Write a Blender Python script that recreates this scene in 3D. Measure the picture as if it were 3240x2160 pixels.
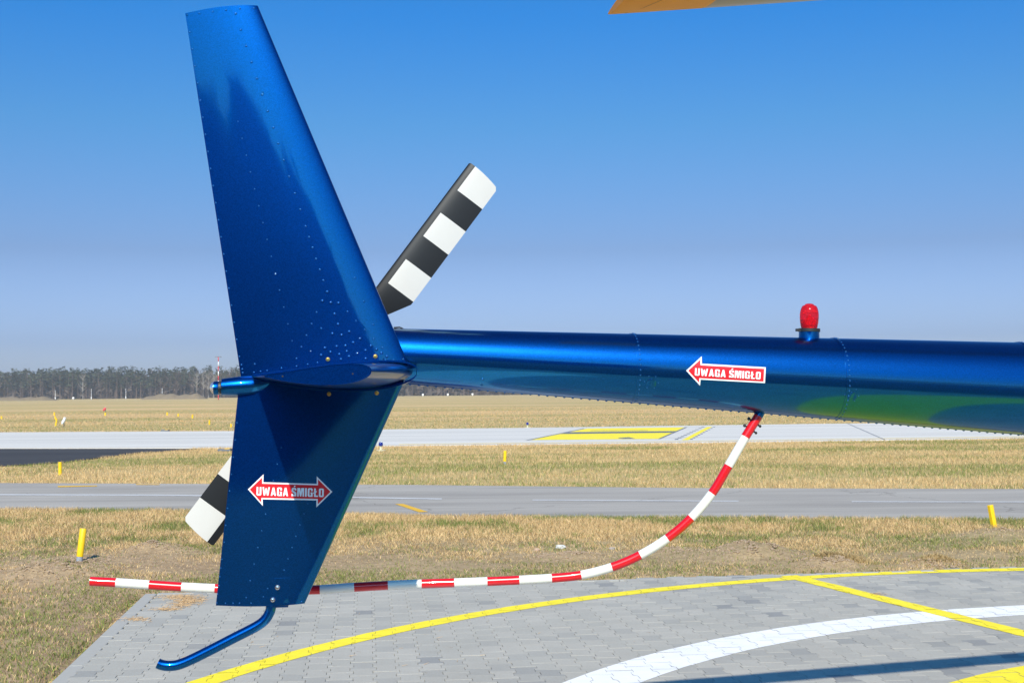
import bpy, bmesh, math, random
import numpy as np
from mathutils import Vector, Matrix

random.seed(7); rng = np.random.default_rng(7)
sc = bpy.context.scene
for o in list(bpy.data.objects): bpy.data.objects.remove(o)
COL = sc.collection

# ------------------------------------------------------------------ camera, sky, sun, exposure
FPX, EYE = 4200.0, 1.68
TH = math.atan((1254 - .0095*1620 - 1080)/FPX); RO = .0095
FW = Vector((0, math.cos(TH), math.sin(TH)))
_r = Vector((1, 0, 0)); _u = Vector((0, -math.sin(TH), math.cos(TH)))
RT = math.cos(RO)*_r - math.sin(RO)*_u
UP = math.cos(RO)*_u + math.sin(RO)*_r
CAM = Vector((0, 0, EYE))
cd = bpy.data.cameras.new('camera'); cam = bpy.data.objects.new('camera', cd); COL.objects.link(cam)
m = Matrix((RT, UP, -FW)).transposed().to_4x4(); m.translation = CAM
cam.matrix_world = m
cd.sensor_width = 36; cd.lens = FPX/3240*36; cd.clip_end = 5000; cd.clip_start = .1
cd.dof.use_dof = True; cd.dof.focus_distance = 4.3; cd.dof.aperture_fstop = 22
sc.camera = cam

SUN_EL, SUN_AZ = math.radians(40), math.radians(182.6)   # azimuth of the sun, clockwise from +Y
w = bpy.data.worlds.new('World'); sc.world = w; w.use_nodes = True
nt = w.node_tree; nt.nodes.clear()
sky = nt.nodes.new('ShaderNodeTexSky'); sky.sky_type = 'NISHITA'; sky.sun_disc = False
sky.sun_elevation = SUN_EL; sky.sun_rotation = SUN_AZ
sky.air_density = 1.0; sky.dust_density = 2.4; sky.ozone_density = 2.0; sky.altitude = 100
tint = nt.nodes.new('ShaderNodeMix'); tint.data_type = 'RGBA'; tint.blend_type = 'MULTIPLY'
tint.inputs[0].default_value = 1.0; tint.inputs[7].default_value = (.95, 1.0, 1.12, 1)
geo = nt.nodes.new('ShaderNodeTexCoord'); sep = nt.nodes.new('ShaderNodeSeparateXYZ')
ramp = nt.nodes.new('ShaderNodeValToRGB')
cr = ramp.color_ramp
SKY_TINT = [(0.0, (1.75, 2.0, 2.75)), (.038, (.84, 1.05, 1.74)), (.105, (.535, .67, 1.02)), (.197, (.316, .71, 1.07)), (.275, (.145, .67, 1.22)), (1.0, (.17, .58, 1.1))]
while len(cr.elements) < len(SKY_TINT): cr.elements.new(.5)
for e, (p, c) in zip(cr.elements, SKY_TINT): e.position = p; e.color = (*c, 1)
bg = nt.nodes.new('ShaderNodeBackground'); bg.inputs[1].default_value = .10
wo = nt.nodes.new('ShaderNodeOutputWorld')
nt.links.new(geo.outputs['Generated'], sep.inputs[0]); nt.links.new(sep.outputs[2], ramp.inputs[0])
nt.links.new(sky.outputs[0], tint.inputs[6]); nt.links.new(ramp.outputs[0], tint.inputs[7])
nt.links.new(tint.outputs[2], bg.inputs[0]); nt.links.new(bg.outputs[0], wo.inputs[0])

sd = bpy.data.lights.new('sun', 'SUN'); sd.energy = 4.6; sd.angle = math.radians(.53); sd.color = (1, .925, .775)
sun = bpy.data.objects.new('sun', sd); COL.objects.link(sun)
tosun = Vector((math.sin(SUN_AZ)*math.cos(SUN_EL), math.cos(SUN_AZ)*math.cos(SUN_EL), math.sin(SUN_EL)))
sun.rotation_euler = tosun.to_track_quat('Z', 'Y').to_euler(); sun.location = (-2, -6, 8)
vs = sc.view_settings; vs.view_transform = 'Standard'; vs.look = 'None'; vs.exposure = .35; vs.gamma = 1; vs.use_curve_mapping = False
sc.cycles.max_bounces = 8; sc.cycles.glossy_bounces = 5; sc.cycles.transmission_bounces = 8
sc.cycles.use_denoising = True

# ------------------------------------------------------------------ picture measurements -> places
def ray(px, py): return RT*((px-1620)/FPX) + UP*((1080-py)/FPX) + FW
def gp(px, py, z=0.0):                       # where that line of sight meets the ground
    d = ray(px, py); return CAM + d*((z-EYE)/d.z)
def atY(px, py, Y): d = ray(px, py); return CAM + d*(Y/d.y)
PHI = math.radians(6.8)                      # heading of the helicopter
HM = Matrix.Translation((-.5, 4.2, 0)) @ Matrix.Rotation(PHI, 4, 'Z'); HI = HM.inverted()
HC = HI @ CAM; HR = HI.to_3x3()
def hp(px, py, y=0.0):                       # helicopter-local point on its lengthwise plane y
    d = HR @ ray(px, py); return HC + d*((y-HC.y)/d.y)

# ------------------------------------------------------------------ materials
def mat(name):
    m = bpy.data.materials.new(name); m.use_nodes = True
    return m, m.node_tree, m.node_tree.nodes['Principled BSDF']
def simple(name, col, rough=.5, metal=0, coat=0, spec=.5, noise=0, nscale=40, bump=0, bscale=200):
    m, t, p = mat(name)
    p.inputs['Base Color'].default_value = (*col, 1); p.inputs['Roughness'].default_value = rough
    p.inputs['Metallic'].default_value = metal; p.inputs['Coat Weight'].default_value = coat
    p.inputs['Coat Roughness'].default_value = .05; p.inputs['Specular IOR Level'].default_value = spec
    if noise:
        tc = t.nodes.new('ShaderNodeTexCoord'); n = t.nodes.new('ShaderNodeTexNoise'); n.inputs['Scale'].default_value = nscale
        n.inputs['Detail'].default_value = 6
        r = t.nodes.new('ShaderNodeMapRange'); r.inputs[3].default_value = 1-noise; r.inputs[4].default_value = 1+noise
        x = t.nodes.new('ShaderNodeMix'); x.data_type = 'RGBA'; x.blend_type = 'MULTIPLY'; x.inputs[0].default_value = 1
        x.inputs[6].default_value = (*col, 1)
        t.links.new(tc.outputs['Object'], n.inputs[0]); t.links.new(n.outputs[0], r.inputs[0])
        t.links.new(r.outputs[0], x.inputs[7]); t.links.new(x.outputs[2], p.inputs['Base Color'])
    if bump:
        tc = t.nodes.new('ShaderNodeTexCoord'); n = t.nodes.new('ShaderNodeTexNoise'); n.inputs['Scale'].default_value = bscale
        b = t.nodes.new('ShaderNodeBump'); b.inputs['Strength'].default_value = bump; b.inputs['Distance'].default_value = .01
        t.links.new(tc.outputs['Object'], n.inputs[0]); t.links.new(n.outputs[0], b.inputs['Height']); t.links.new(b.outputs[0], p.inputs['Normal'])
    return m
def mrange(t, src, a, b, c, d):
    r = t.nodes.new('ShaderNodeMapRange'); r.inputs[1].default_value = a; r.inputs[2].default_value = b
    r.inputs[3].default_value = c; r.inputs[4].default_value = d; t.links.new(src, r.inputs[0]); return r.outputs[0]
def rgbmix(t, f, a, b, mode='MIX'):
    x = t.nodes.new('ShaderNodeMix'); x.data_type = 'RGBA'; x.blend_type = mode
    for i, v in ((0, f), (6, a), (7, b)):
        if isinstance(v, (int, float)): x.inputs[i].default_value = v
        elif isinstance(v, tuple): x.inputs[i].default_value = (*v, 1)
        else: t.links.new(v, x.inputs[i])
    return x.outputs[2]
def noise(t, vec, scale, detail=4, rough=.5):
    n = t.nodes.new('ShaderNodeTexNoise'); n.inputs['Scale'].default_value = scale; n.inputs['Detail'].default_value = detail
    n.inputs['Roughness'].default_value = rough
    if vec is not None: t.links.new(vec, n.inputs['Vector'])
    return n.outputs[0]
def tcoord(t, scale=(1, 1, 1)):
    tc = t.nodes.new('ShaderNodeTexCoord'); mp = t.nodes.new('ShaderNodeMapping'); mp.inputs['Scale'].default_value = scale
    t.links.new(tc.outputs['Object'], mp.inputs[0]); return mp.outputs[0]

def blue_paint(name, wave=1.0):
    m, t, p = mat(name)
    v = tcoord(t)
    vo = t.nodes.new('ShaderNodeTexVoronoi'); vo.inputs['Scale'].default_value = 480; t.links.new(v, vo.inputs['Vector'])
    sp = t.nodes.new('ShaderNodeSeparateColor'); t.links.new(vo.outputs['Color'], sp.inputs[0])
    fl = mrange(t, sp.outputs[0], .0, 1, .75, 1.25)
    cool = rgbmix(t, 1.0, (.001, .045, .25), fl, 'MULTIPLY')
    p.inputs['Metallic'].default_value = 1; p.inputs['Roughness'].default_value = .36
    t.links.new(cool, p.inputs['Base Color'])
    p.inputs['Coat Weight'].default_value = .3; p.inputs['Coat Roughness'].default_value = .015; p.inputs['Coat IOR'].default_value = 1.5
    q = t.nodes.new('ShaderNodeBsdfPrincipled'); q.inputs['Metallic'].default_value = 1; q.inputs['Roughness'].default_value = .07
    q.inputs['Base Color'].default_value = (.0005, .36, .50, 1)
    q.inputs['Coat Weight'].default_value = .3; q.inputs['Coat Roughness'].default_value = .015
    mx = t.nodes.new('ShaderNodeMixShader'); mx.inputs[0].default_value = .23
    bn = noise(t, v, 2.2, 1, .3)
    b = t.nodes.new('ShaderNodeBump'); b.inputs['Strength'].default_value = .35*wave; b.inputs['Distance'].default_value = .006
    b2 = t.nodes.new('ShaderNodeMath'); b2.operation = 'MULTIPLY_ADD'; b2.inputs[1].default_value = .07; t.links.new(noise(t, tcoord(t, (1.6, 1, .7)), 11, 2, .4), b2.inputs[0]); t.links.new(bn, b2.inputs[2])
    t.links.new(b2.outputs[0], b.inputs['Height'])
    dn = noise(t, v, 5, 6, .7); cr_ = mrange(t, dn, .35, .75, .012, .09)
    for s in (p, q): t.links.new(cr_, s.inputs['Coat Roughness'])
    for s in (p, q):
        t.links.new(b.outputs[0], s.inputs['Normal']); t.links.new(b.outputs[0], s.inputs['Coat Normal'])
    t.links.new(p.outputs[0], mx.inputs[1]); t.links.new(q.outputs[0], mx.inputs[2])
    t.links.new(mx.outputs[0], t.nodes['Material Output'].inputs[0])
    return m
M = {}
M['blue'] = blue_paint('blue_metallic_paint', .55)
M['blue_fin'] = blue_paint('blue_metallic_fin_paint', 1.2)
M['chrome'] = simple('polished_metal', (.75, .75, .75), .12, 1)
M['rivet'] = simple('painted_rivet', (.01, .10, .32), .33, .8, .25)
M['brass'] = simple('brass_bolt', (.70, .45, .12), .3, 1)
M['steel'] = simple('steel_bolt', (.62, .62, .63), .22, 1)
M['black'] = simple('black_blade_paint', (.009, .010, .012), .4, 0, 0, .4, .15, 30)
M['white'] = simple('white_blade_paint', (.56, .555, .53), .5, 0, 0, .4, .03, 25)
M['rubber'] = simple('black_band', (.02, .02, .022), .5)
M['red_tube'] = simple('red_tube_paint', (.62, .006, .012), .28, 0, .4, .5, .13, 22)
M['white_tube'] = simple('white_tube_paint', (.76, .75, .68), .3, 0, .35, .5, .06, 18)
M['sign_red'] = simple('sign_red', (.68, .012, .02), .35)
M['sign_white'] = simple('sign_white', (.85, .85, .85), .35)
M['blade_yellow'] = simple('rotor_tip_yellow', (.88, .33, .003), .45, 0, .0, .25, .05, 10)
M['blade_grey'] = simple('rotor_grey', (.11, .11, .10), .3, 0, .3, .5, .1, 10)
M['post_yellow'] = simple('post_yellow', (.85, .55, .01), .4, 0, 0, .5, .1, 18)
M['post_grey'] = simple('post_grey', (.30, .33, .38), .5, 0, 0, .5, .12, 30)
M['line_yellow'] = simple('yellow_line_paint', (.90, .74, .03), .6, 0, 0, .3, .10, 9)
M['line_white'] = simple('white_line_paint', (.84, .85, .86), .6, 0, 0, .3, .05, 9)
for k_, c_ in (('line_yellow', (.90, .74, .03)), ('line_white', (.82, .82, .81))):
    m, t, p = mat('worn_'+k_); gn = t.nodes.new('ShaderNodeNewGeometry'); ps = gn.outputs['Position']
    c = rgbmix(t, 1.0, c_, mrange(t, noise(t, ps, 5, 5, .6), .3, .7, .93, 1.05), 'MULTIPLY')
    c = rgbmix(t, mrange(t, noise(t, ps, 48, 6, .8), .63, .72, 0, .75), c, (.36, .34, .30))
    c = rgbmix(t, mrange(t, noise(t, ps, 2.2, 5, .7), .60, .75, 0, .22), c, (.30, .27, .22))
    t.links.new(c, p.inputs['Base Color']); p.inputs['Roughness'].default_value = .65; p.inputs['Specular IOR Level'].default_value = .3; M[k_] = m
M['old_white'] = simple('worn_white_paint', (.50, .50, .50), .8, 0, 0, .3, .25, 3)
M['old_yellow'] = simple('worn_yellow_paint', (.72, .42, .03), .7, 0, 0, .3, .2, 5)
M['dark_paint'] = simple('dark_marking_paint', (.13, .15, .18), .7)
def glass(name, col, rough=.02, ior=1.45):
    m, t, p = mat(name); p.inputs['Base Color'].default_value = (*col, 1); p.inputs['Roughness'].default_value = rough
    p.inputs['Transmission Weight'].default_value = 1; p.inputs['IOR'].default_value = ior
    return m
M['red_glass'] = glass('red_beacon_glass', (.88, .025, .05), .05, 1.2)
M['clear_glass'] = simple('clear_lens_glass', (.82, .84, .88), .05, .85)
M['red_glass'].node_tree.nodes['Principled BSDF'].inputs['Transmission Weight'].default_value = .72
M['red_core'] = simple('red_lamp_core', (.80, .03, .02), .3, .2)
M['blue_glass'] = simple('blue_light_glass', (.01, .02, .20), .1, 0, .5)
M['lamp_body'] = simple('pale_lamp_base', (.62, .58, .42), .5)

def attr_mat(name, rough=.8, grain=.12, gscale=60, bump=.0, spec=.3, trans=0):
    m, t, p = mat(name)
    a = t.nodes.new('ShaderNodeAttribute'); a.attribute_name = 'shade'
    n = noise(t, tcoord(t), gscale, 5, .6)
    c = rgbmix(t, 1.0, a.outputs['Color'], mrange(t, n, .25, .75, 1-grain, 1+grain), 'MULTIPLY')
    if name.startswith('paving'):
        gn = t.nodes.new('ShaderNodeNewGeometry')
        c = rgbmix(t, 1.0, c, mrange(t, noise(t, gn.outputs['Position'], 1.1, 6, .65), .3, .7, .93, 1.07), 'MULTIPLY')
        c = rgbmix(t, mrange(t, noise(t, gn.outputs['Position'], 7, 5, .75), .66, .74, 0, .35), c, (.21, .19, .16))
    t.links.new(c, p.inputs['Base Color']); p.inputs['Roughness'].default_value = rough; p.inputs['Specular IOR Level'].default_value = spec
    if bump:
        b = t.nodes.new('ShaderNodeBump'); b.inputs['Strength'].default_value = bump; b.inputs['Distance'].default_value = .002
        t.links.new(n, b.inputs['Height']); t.links.new(b.outputs[0], p.inputs['Normal'])
    if trans:
        tr = t.nodes.new('ShaderNodeBsdfTranslucent'); t.links.new(c, tr.inputs[0])
        mx = t.nodes.new('ShaderNodeMixShader'); mx.inputs[0].default_value = trans
        t.links.new(p.outputs[0], mx.inputs[1]); t.links.new(tr.outputs[0], mx.inputs[2]); t.links.new(mx.outputs[0], t.nodes['Material Output'].inputs[0])
    return m
M['brick'] = attr_mat('paving_brick_concrete', .85, .10, 55, .5)
M['grass'] = attr_mat('grass_blades', .7, .05, 5, 0, .3, .25)
M['tree'] = attr_mat('tree_foliage', .9, .15, .5, 0, .1, .1)

def ground_mat(name, cols, far=False):
    m, t, p = mat(name)
    v = tcoord(t, (1, 1, 1)); vs_ = tcoord(t, (.25, 1, 1))
    n1 = noise(t, v, .55, 6, .6); n2 = noise(t, v, 9, 6, .7); n3 = noise(t, vs_, .05, 5, .6)
    c = rgbmix(t, mrange(t, n1, .38, .64, 0, 1), cols[0], cols[1])
    c = rgbmix(t, mrange(t, n3, .42, .60, 0, 1), c, cols[2])
    c = rgbmix(t, 1.0, c, mrange(t, n2, .25, .75, .66, 1.34), 'MULTIPLY')
    c = rgbmix(t, 1.0, c, mrange(t, noise(t, v, 42, 5, .7), .3, .7, .75, 1.25), 'MULTIPLY')
    t.links.new(c, p.inputs['Base Color']); p.inputs['Roughness'].default_value = .95; p.inputs['Specular IOR Level'].default_value = .1
    b = t.nodes.new('ShaderNodeBump'); b.inputs['Strength'].default_value = .8; b.inputs['Distance'].default_value = .03
    t.links.new(n2, b.inputs['Height']); t.links.new(b.outputs[0], p.inputs['Normal'])
    return m
M['soil'] = ground_mat('verge_soil', ((.33, .225, .14), (.42, .30, .185), (.34, .275, .14)))
M['field'] = ground_mat('dry_field', ((.54, .385, .185), (.58, .41, .205), (.40, .325, .135)))

def asphalt(name, a, b, scale=.3, stretch=.2, cracks=0, slabs=0):
    m, t, p = mat(name)
    v = tcoord(t, (stretch, 1, 1)); v1 = tcoord(t); v2 = tcoord(t, (.03, 1, 1))
    c = rgbmix(t, mrange(t, noise(t, v, scale, 6, .6), .35, .65, 0, 1), a, b)
    c = rgbmix(t, 1.0, c, mrange(t, noise(t, v2, scale*2.4, 5, .65), .3, .7, .88, 1.12), 'MULTIPLY')
    c = rgbmix(t, 1.0, c, mrange(t, noise(t, v1, 35, 3, .7), .2, .8, .86, 1.14), 'MULTIPLY')
    if cracks:
        w_ = t.nodes.new('ShaderNodeTexVoronoi'); w_.feature = 'DISTANCE_TO_EDGE'; w_.inputs['Scale'].default_value = cracks
        nn_ = t.nodes.new('ShaderNodeTexNoise'); nn_.inputs['Scale'].default_value = 1.2; nn_.inputs['Detail'].default_value = 5; t.links.new(v1, nn_.inputs['Vector'])
        ad = t.nodes.new('ShaderNodeVectorMath'); ad.operation = 'ADD'; t.links.new(v1, ad.inputs[0]); t.links.new(nn_.outputs['Color'], ad.inputs[1]); t.links.new(ad.outputs[0], w_.inputs['Vector'])
        c = rgbmix(t, mrange(t, w_.outputs['Distance'], 0, .0035, .55, 0), c, (a[0]*.45, a[1]*.45, a[2]*.45))
    t.links.new(c, p.inputs['Base Color']); p.inputs['Roughness'].default_value = .9; p.inputs['Specular IOR Level'].default_value = .2
    return m
M['taxi'] = asphalt('grey_asphalt', (.295, .275, .25), (.385, .36, .325), .9, .2, .16)
M['concrete'] = asphalt('pale_concrete', (.54, .525, .495), (.62, .60, .56), .35, .1)
M['dark_asphalt'] = asphalt('dark_asphalt', (.045, .045, .048), (.065, .064, .066), .3)
M['kerb'] = simple('concrete_kerb', (.38, .37, .34), .85, 0, 0, .3, .08, 20)
M['bed'] = simple('sand_bed', (.17, .155, .13), .95, 0, 0, .1, .25, 40)

# ------------------------------------------------------------------ object helpers
def tag(o, label=None, cat=None, group=None, kind=None):
    if label: o['label'] = label
    if cat: o['category'] = cat
    if group: o['group'] = group
    if kind: o['kind'] = kind
    return o
def empty(name, loc=(0, 0, 0), rz=0):
    o = bpy.data.objects.new(name, None); o.location = loc; o.rotation_euler = (0, 0, rz); o.empty_display_size = .1
    COL.objects.link(o); return o
def mesh(name, V, F, mats, parent=None, smooth=False, idx=None):
    me = bpy.data.meshes.new(name); me.from_pydata([tuple(v) for v in V], [], F)
    for mm in (mats if isinstance(mats, (list, tuple)) else [mats]): me.materials.append(mm)
    if idx is not None: me.polygons.foreach_set('material_index', idx)
    if smooth: me.polygons.foreach_set('use_smooth', [True]*len(F))
    me.update(); o = bpy.data.objects.new(name, me); COL.objects.link(o)
    if parent: o.parent = parent
    return o
def autosmooth(o, deg=35):
    bm = bmesh.new(); bm.from_mesh(o.data)
    for f in bm.faces: f.smooth = True
    for e in bm.edges:
        if len(e.link_faces) == 2 and e.calc_face_angle(0) > math.radians(deg): e.smooth = False
    bm.to_mesh(o.data); bm.free(); return o
def ring(c, ax, r, n, ref=Vector((0, 0, 1))):
    ax = ax.normalized(); a = ref - ax*ref.dot(ax)
    if a.length < 1e-4: a = Vector((0, 1, 0)) - ax*ax.y
    a.normalize(); b = ax.cross(a)
    return [c + a*(r*math.cos(2*math.pi*i/n)) + b*(r*math.sin(2*math.pi*i/n)) for i in range(n)]
def lathe(pts, rad, n=24, cap=(True, True)):     # pts centre line, rad radii
    V, F = [], []
    for i, (p, r) in enumerate(zip(pts, rad)):
        ax = pts[min(i+1, len(pts)-1)] - pts[max(i-1, 0)]
        if ax.length < 1e-9: ax = pts[-1]-pts[0]
        V += ring(p, ax, max(r, 1e-5), n)
    for i in range(len(pts)-1):
        for k in range(n):
            a, b = i*n+k, i*n+(k+1) % n; F.append((a, b, b+n, a+n))
    if cap[0]: F.append(tuple(range(n))[::-1])
    if cap[1]: F.append(tuple(range(len(V)-n, len(V))))
    return V, F
def catmull(P, sub=6):
    out, tags_ = [], []
    for i in range(len(P)-1):
        p0, p1, p2, p3 = P[max(i-1, 0)], P[i], P[i+1], P[min(i+2, len(P)-1)]
        for k in range(sub):
            t = k/sub
            out.append(.5*((2*p1)+(p2-p0)*t+(2*p0-5*p1+4*p2-p3)*t*t+(3*p1-p0-3*p2+p3)*t**3)); tags_.append(i)
    out.append(P[-1]); tags_.append(len(P)-2); return out, tags_
def box(V, F, c, s, rot=None):
    b = len(V)
    for dx, dy, dz in ((-1,-1,-1),(1,-1,-1),(1,1,-1),(-1,1,-1),(-1,-1,1),(1,-1,1),(1,1,1),(-1,1,1)):
        v = Vector((dx*s[0]/2, dy*s[1]/2, dz*s[2]/2))
        if rot: v = rot @ v
        V.append(Vector(c)+v)
    F += [tuple(b+i for i in q) for q in ((0,3,2,1),(4,5,6,7),(0,1,5,4),(1,2,6,5),(2,3,7,6),(3,0,4,7))]
def clip(sub, cl):                                # convex clip of 2-D polygons, both counter-clockwise
    out = sub
    for i in range(len(cl)):
        ax, ay = cl[i]; bx, by = cl[(i+1) % len(cl)]; inp = out; out = []
        if not inp: return []
        s = inp[-1]; ds = (bx-ax)*(s[1]-ay)-(by-ay)*(s[0]-ax)
        for e in inp:
            de = (bx-ax)*(e[1]-ay)-(by-ay)*(e[0]-ax)
            if (de >= 0) != (ds >= 0):
                k = ds/(ds-de); out.append((s[0]+(e[0]-s[0])*k, s[1]+(e[1]-s[1])*k))
            if de >= 0: out.append(e)
            s, ds = e, de
    return out
def ccw(P):
    a = sum(P[i][0]*P[(i+1) % len(P)][1]-P[(i+1) % len(P)][0]*P[i][1] for i in range(len(P)))
    return list(P) if a > 0 else list(P)[::-1]
def inside(P, x, y):
    c = False; n = len(P)
    for i in range(n):
        x1, y1 = P[i]; x2, y2 = P[(i+1) % n]
        if (y1 > y) != (y2 > y) and x < (x2-x1)*(y-y1)/(y2-y1)+x1: c = not c
    return c
def set_shade(o, cols, dom='FACE'):
    a = o.data.color_attributes.new('shade', 'FLOAT_COLOR', 'CORNER') if dom == 'CORNER' else o.data.attributes.new('shade', 'FLOAT_COLOR', dom)
    arr = np.ones((len(cols), 4), dtype=np.float32); arr[:, :3] = cols; a.data.foreach_set('color', arr.ravel())

# ------------------------------------------------------------------ the ground and its paved areas
GS = 3000
g = mesh('ground', [(-GS, -GS, -.03), (GS, -GS, -.03), (GS, GS, -.03), (-GS, GS, -.03)], [(0, 1, 2, 3)], M['field']); tag(g, kind='structure')

def sheet(name, P, z, m, skirt=.04):
    P = ccw([(p[0], p[1]) for p in P]); n = len(P)
    V = [(x, y, z) for x, y in P]+[(x, y, z-skirt) for x, y in P]
    F = [tuple(range(n))]+[(i, i+n, (i+1) % n+n, (i+1) % n) for i in range(n)]
    o = mesh(name, V, F, m); tag(o, kind='structure'); return o
def g2(px, py): p = gp(px, py); return (p.x, p.y)
tn = [g2(0, 1612), g2(700, 1617), g2(1400, 1635), g2(2300, 1640), g2(3240, 1645)]
tf = [g2(0, 1527), g2(1300, 1533), g2(2200, 1543), g2(3240, 1546)]
def extend(L, a, b):
    (x0, y0), (x1, y1) = L[0], L[1]; (x2, y2), (x3, y3) = L[-2], L[-1]
    return [(a, y0+(y1-y0)/(x1-x0)*(a-x0)*.6)]+L+[(b, y3+(y3-y2)/(x3-x2)*(b-x3)*.6)]
tnE, tfE = extend(tn, -60, 60), extend(tf, -60, 60)
sheet('taxiway', tnE+tfE[::-1], 0.0, M['taxi'])
rn = [(-400, 44.5), g2(0, 1417), g2(640, 1416), g2(1260, 1409), g2(2200, 1399), g2(3240, 1385), (400, 50)]
rf = [(-400, 66), g2(0, 1367), g2(740, 1363), g2(1640, 1353), g2(2600, 1340), (400, 67)]
sheet('runway', rn+rf[::-1], 0.0, M['concrete'])
da = [g2(641, 1418), g2(578, 1422), g2(408, 1435), g2(200, 1461), g2(0, 1473), (-60, 39), (-60, 44.2), g2(0, 1418.5)]
sheet('dark_asphalt_road', da, -.004, M['dark_asphalt'])
def quad_strip(name, segs, z, m, kind='structure'):
    V, F = [], []
    for P in segs:
        P = ccw(P); b = len(V); V += [(x, y, z) for x, y in P]; F.append(tuple(range(b, b+len(P))))
    o = mesh(name, V, F, m); tag(o, kind=kind); return o
def pxpoly(*L): return [g2(*p) for p in L]
quad_strip('white_taxiway_line', [pxpoly((-400, 1559), (-400, 1563), (0, 1566), (0, 1562)), pxpoly((0, 1562.5), (500, 1564), (500, 1568), (0, 1566.5)),
    pxpoly((500, 1564), (1000, 1569), (1000, 1573), (500, 1568)), pxpoly((1000, 1569.5), (1398, 1576), (1398, 1580), (1000, 1573.5)),
    pxpoly((1685, 1580), (2337, 1583.6), (2337, 1586.6), (1685, 1583)), pxpoly((2695, 1585.3), (3240, 1586), (3240, 1589), (2695, 1588.3)),
    pxpoly((3240, 1586), (3900, 1586), (3900, 1589), (3240, 1589))], .004, M['old_white'])
quad_strip('yellow_taxiway_dash', [pxpoly((1250, 1594), (1276, 1593.5), (1354, 1619), (1326, 1620)), pxpoly((182, 1537), (306, 1535.5), (308, 1538), (184, 1541)),
    pxpoly((430, 1531), (505, 1531.6), (505, 1533.6), (432, 1533.4))], .004, M['old_yellow'])
quad_strip('runway_edge_line', [pxpoly((1262, 1404), (2200, 1394), (2200, 1396), (1262, 1406.5)), pxpoly((2200, 1394), (3240, 1379.5), (3240, 1382), (2200, 1396))],
    .004, simple('pale_yellow_line', (.72, .60, .34), .8, 0, 0, .2, .2, 2))
quad_strip('yellow_runway_marking', [pxpoly((1680, 1391.5), (1857, 1355.3), (2167, 1351.2), (2082, 1388))], .004, M['line_yellow'])
quad_strip('dark_runway_marking', [pxpoly((1663, 1393), (1672, 1392.6), (1852, 1355.4), (1845, 1355.6)), pxpoly((2082, 1388.4), (2170, 1351), (2175, 1351), (2089, 1388.2)),
    pxpoly((1775, 1372.6), (1800, 1367), (2142, 1363.5), (2125, 1368.5)), pxpoly((1960, 1384.5), (1990, 1383), (2010, 1387.4), (1975, 1387.8), (1955, 1386)),
    pxpoly((1870, 1362), (2050, 1361.2), (2050, 1362.2), (1868, 1363))], .008, M['dark_paint'])
quad_strip('yellow_runway_line', [pxpoly((2157, 1392), (2178, 1391.8), (2254, 1349.6), (2238, 1349.8))], .004, M['line_yellow'])
dsh = []
for k in range(10):
    t = k/9; y = 1390-39*t; xl = 2147+82*t; xr = 2184+72*t; hgt = 2.3-1.0*t; wd = 12-2*t
    dsh += [pxpoly((xl-wd, y), (xl, y), (xl, y-hgt), (xl-wd, y-hgt)), pxpoly((xr, y), (xr+wd*.7, y), (xr+wd*.7, y-hgt), (xr, y-hgt))]
quad_strip('dark_runway_dashes', dsh, .004, M['dark_paint'])
quad_strip('runway_joint', [pxpoly((2678, 1338.3), (2681, 1338.3), (2802, 1391), (2798, 1391.2))], .004, M['dark_paint'])

sheet('apron', [(-70, -34), (70, -34), (70, -1.4), (12.1, -1.4), (-2.2, 2.2), (-9, 1.0), (-70, 1.0)], -.016, M['dark_asphalt'])
# helipad ---------------------------------------------------------------------
BR = math.radians(6.2)                                  # direction of the brick columns
bu = Vector((math.cos(BR), math.sin(BR))); bv = Vector((-math.sin(BR), math.cos(BR)))
P0 = Vector(g2(1183.5, 2019.6))                         # a point on one column boundary
cor = Vector(g2(459, 1877)); lft = Vector(g2(158, 2160)); far2 = Vector(g2(2450, 1818)); far3 = Vector((4.76, 12.47))
ldir = (lft-cor).normalized(); fdir = (far3-cor).normalized()
PAD = [tuple(cor), tuple(cor+ldir*9.5), (12, -1.5), (12, (cor+fdir*15.2).y), tuple(cor+fdir*15.2)]
PADC = ccw(PAD)
pav = sheet('helipad_paving', PAD, -.012, M['bed'], .02)
HW, HN, GAP = .0805-.0013, .0585-.0013, .002
PW, PL = .139, .2
vs_l = [-.0991, -.061, -.039, .039, .061, .0991]; hw_l = [HW, HW, HN, HN, HW, HW]
def brick_geo(off=.0013):
    outer = [(hw_l[i], vs_l[i]) for i in range(6)]+[(-hw_l[i], vs_l[i]) for i in range(5, -1, -1)]
    inner = [((hw_l[i]-off), vs_l[i]*(1-off/.098)) for i in range(6)]+[(-(hw_l[i]-off), vs_l[i]*(1-off/.098)) for i in range(5, -1, -1)]
    V = [(x, y, 0) for x, y in inner]+[(x, y, -off) for x, y in outer]+[(x, y, -.02) for x, y in outer]
    F = [(i, i+1, 10-i, 11-i)[::-1] for i in range(5)]
    F = [tuple(reversed(q)) for q in F]
    for r in (0, 12):
        for k in range(12): F.append((r+k, r+12+k, r+12+(k+1) % 12, r+(k+1) % 12))
    return V, F, outer
BV, BF, BIN = brick_geo()
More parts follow.
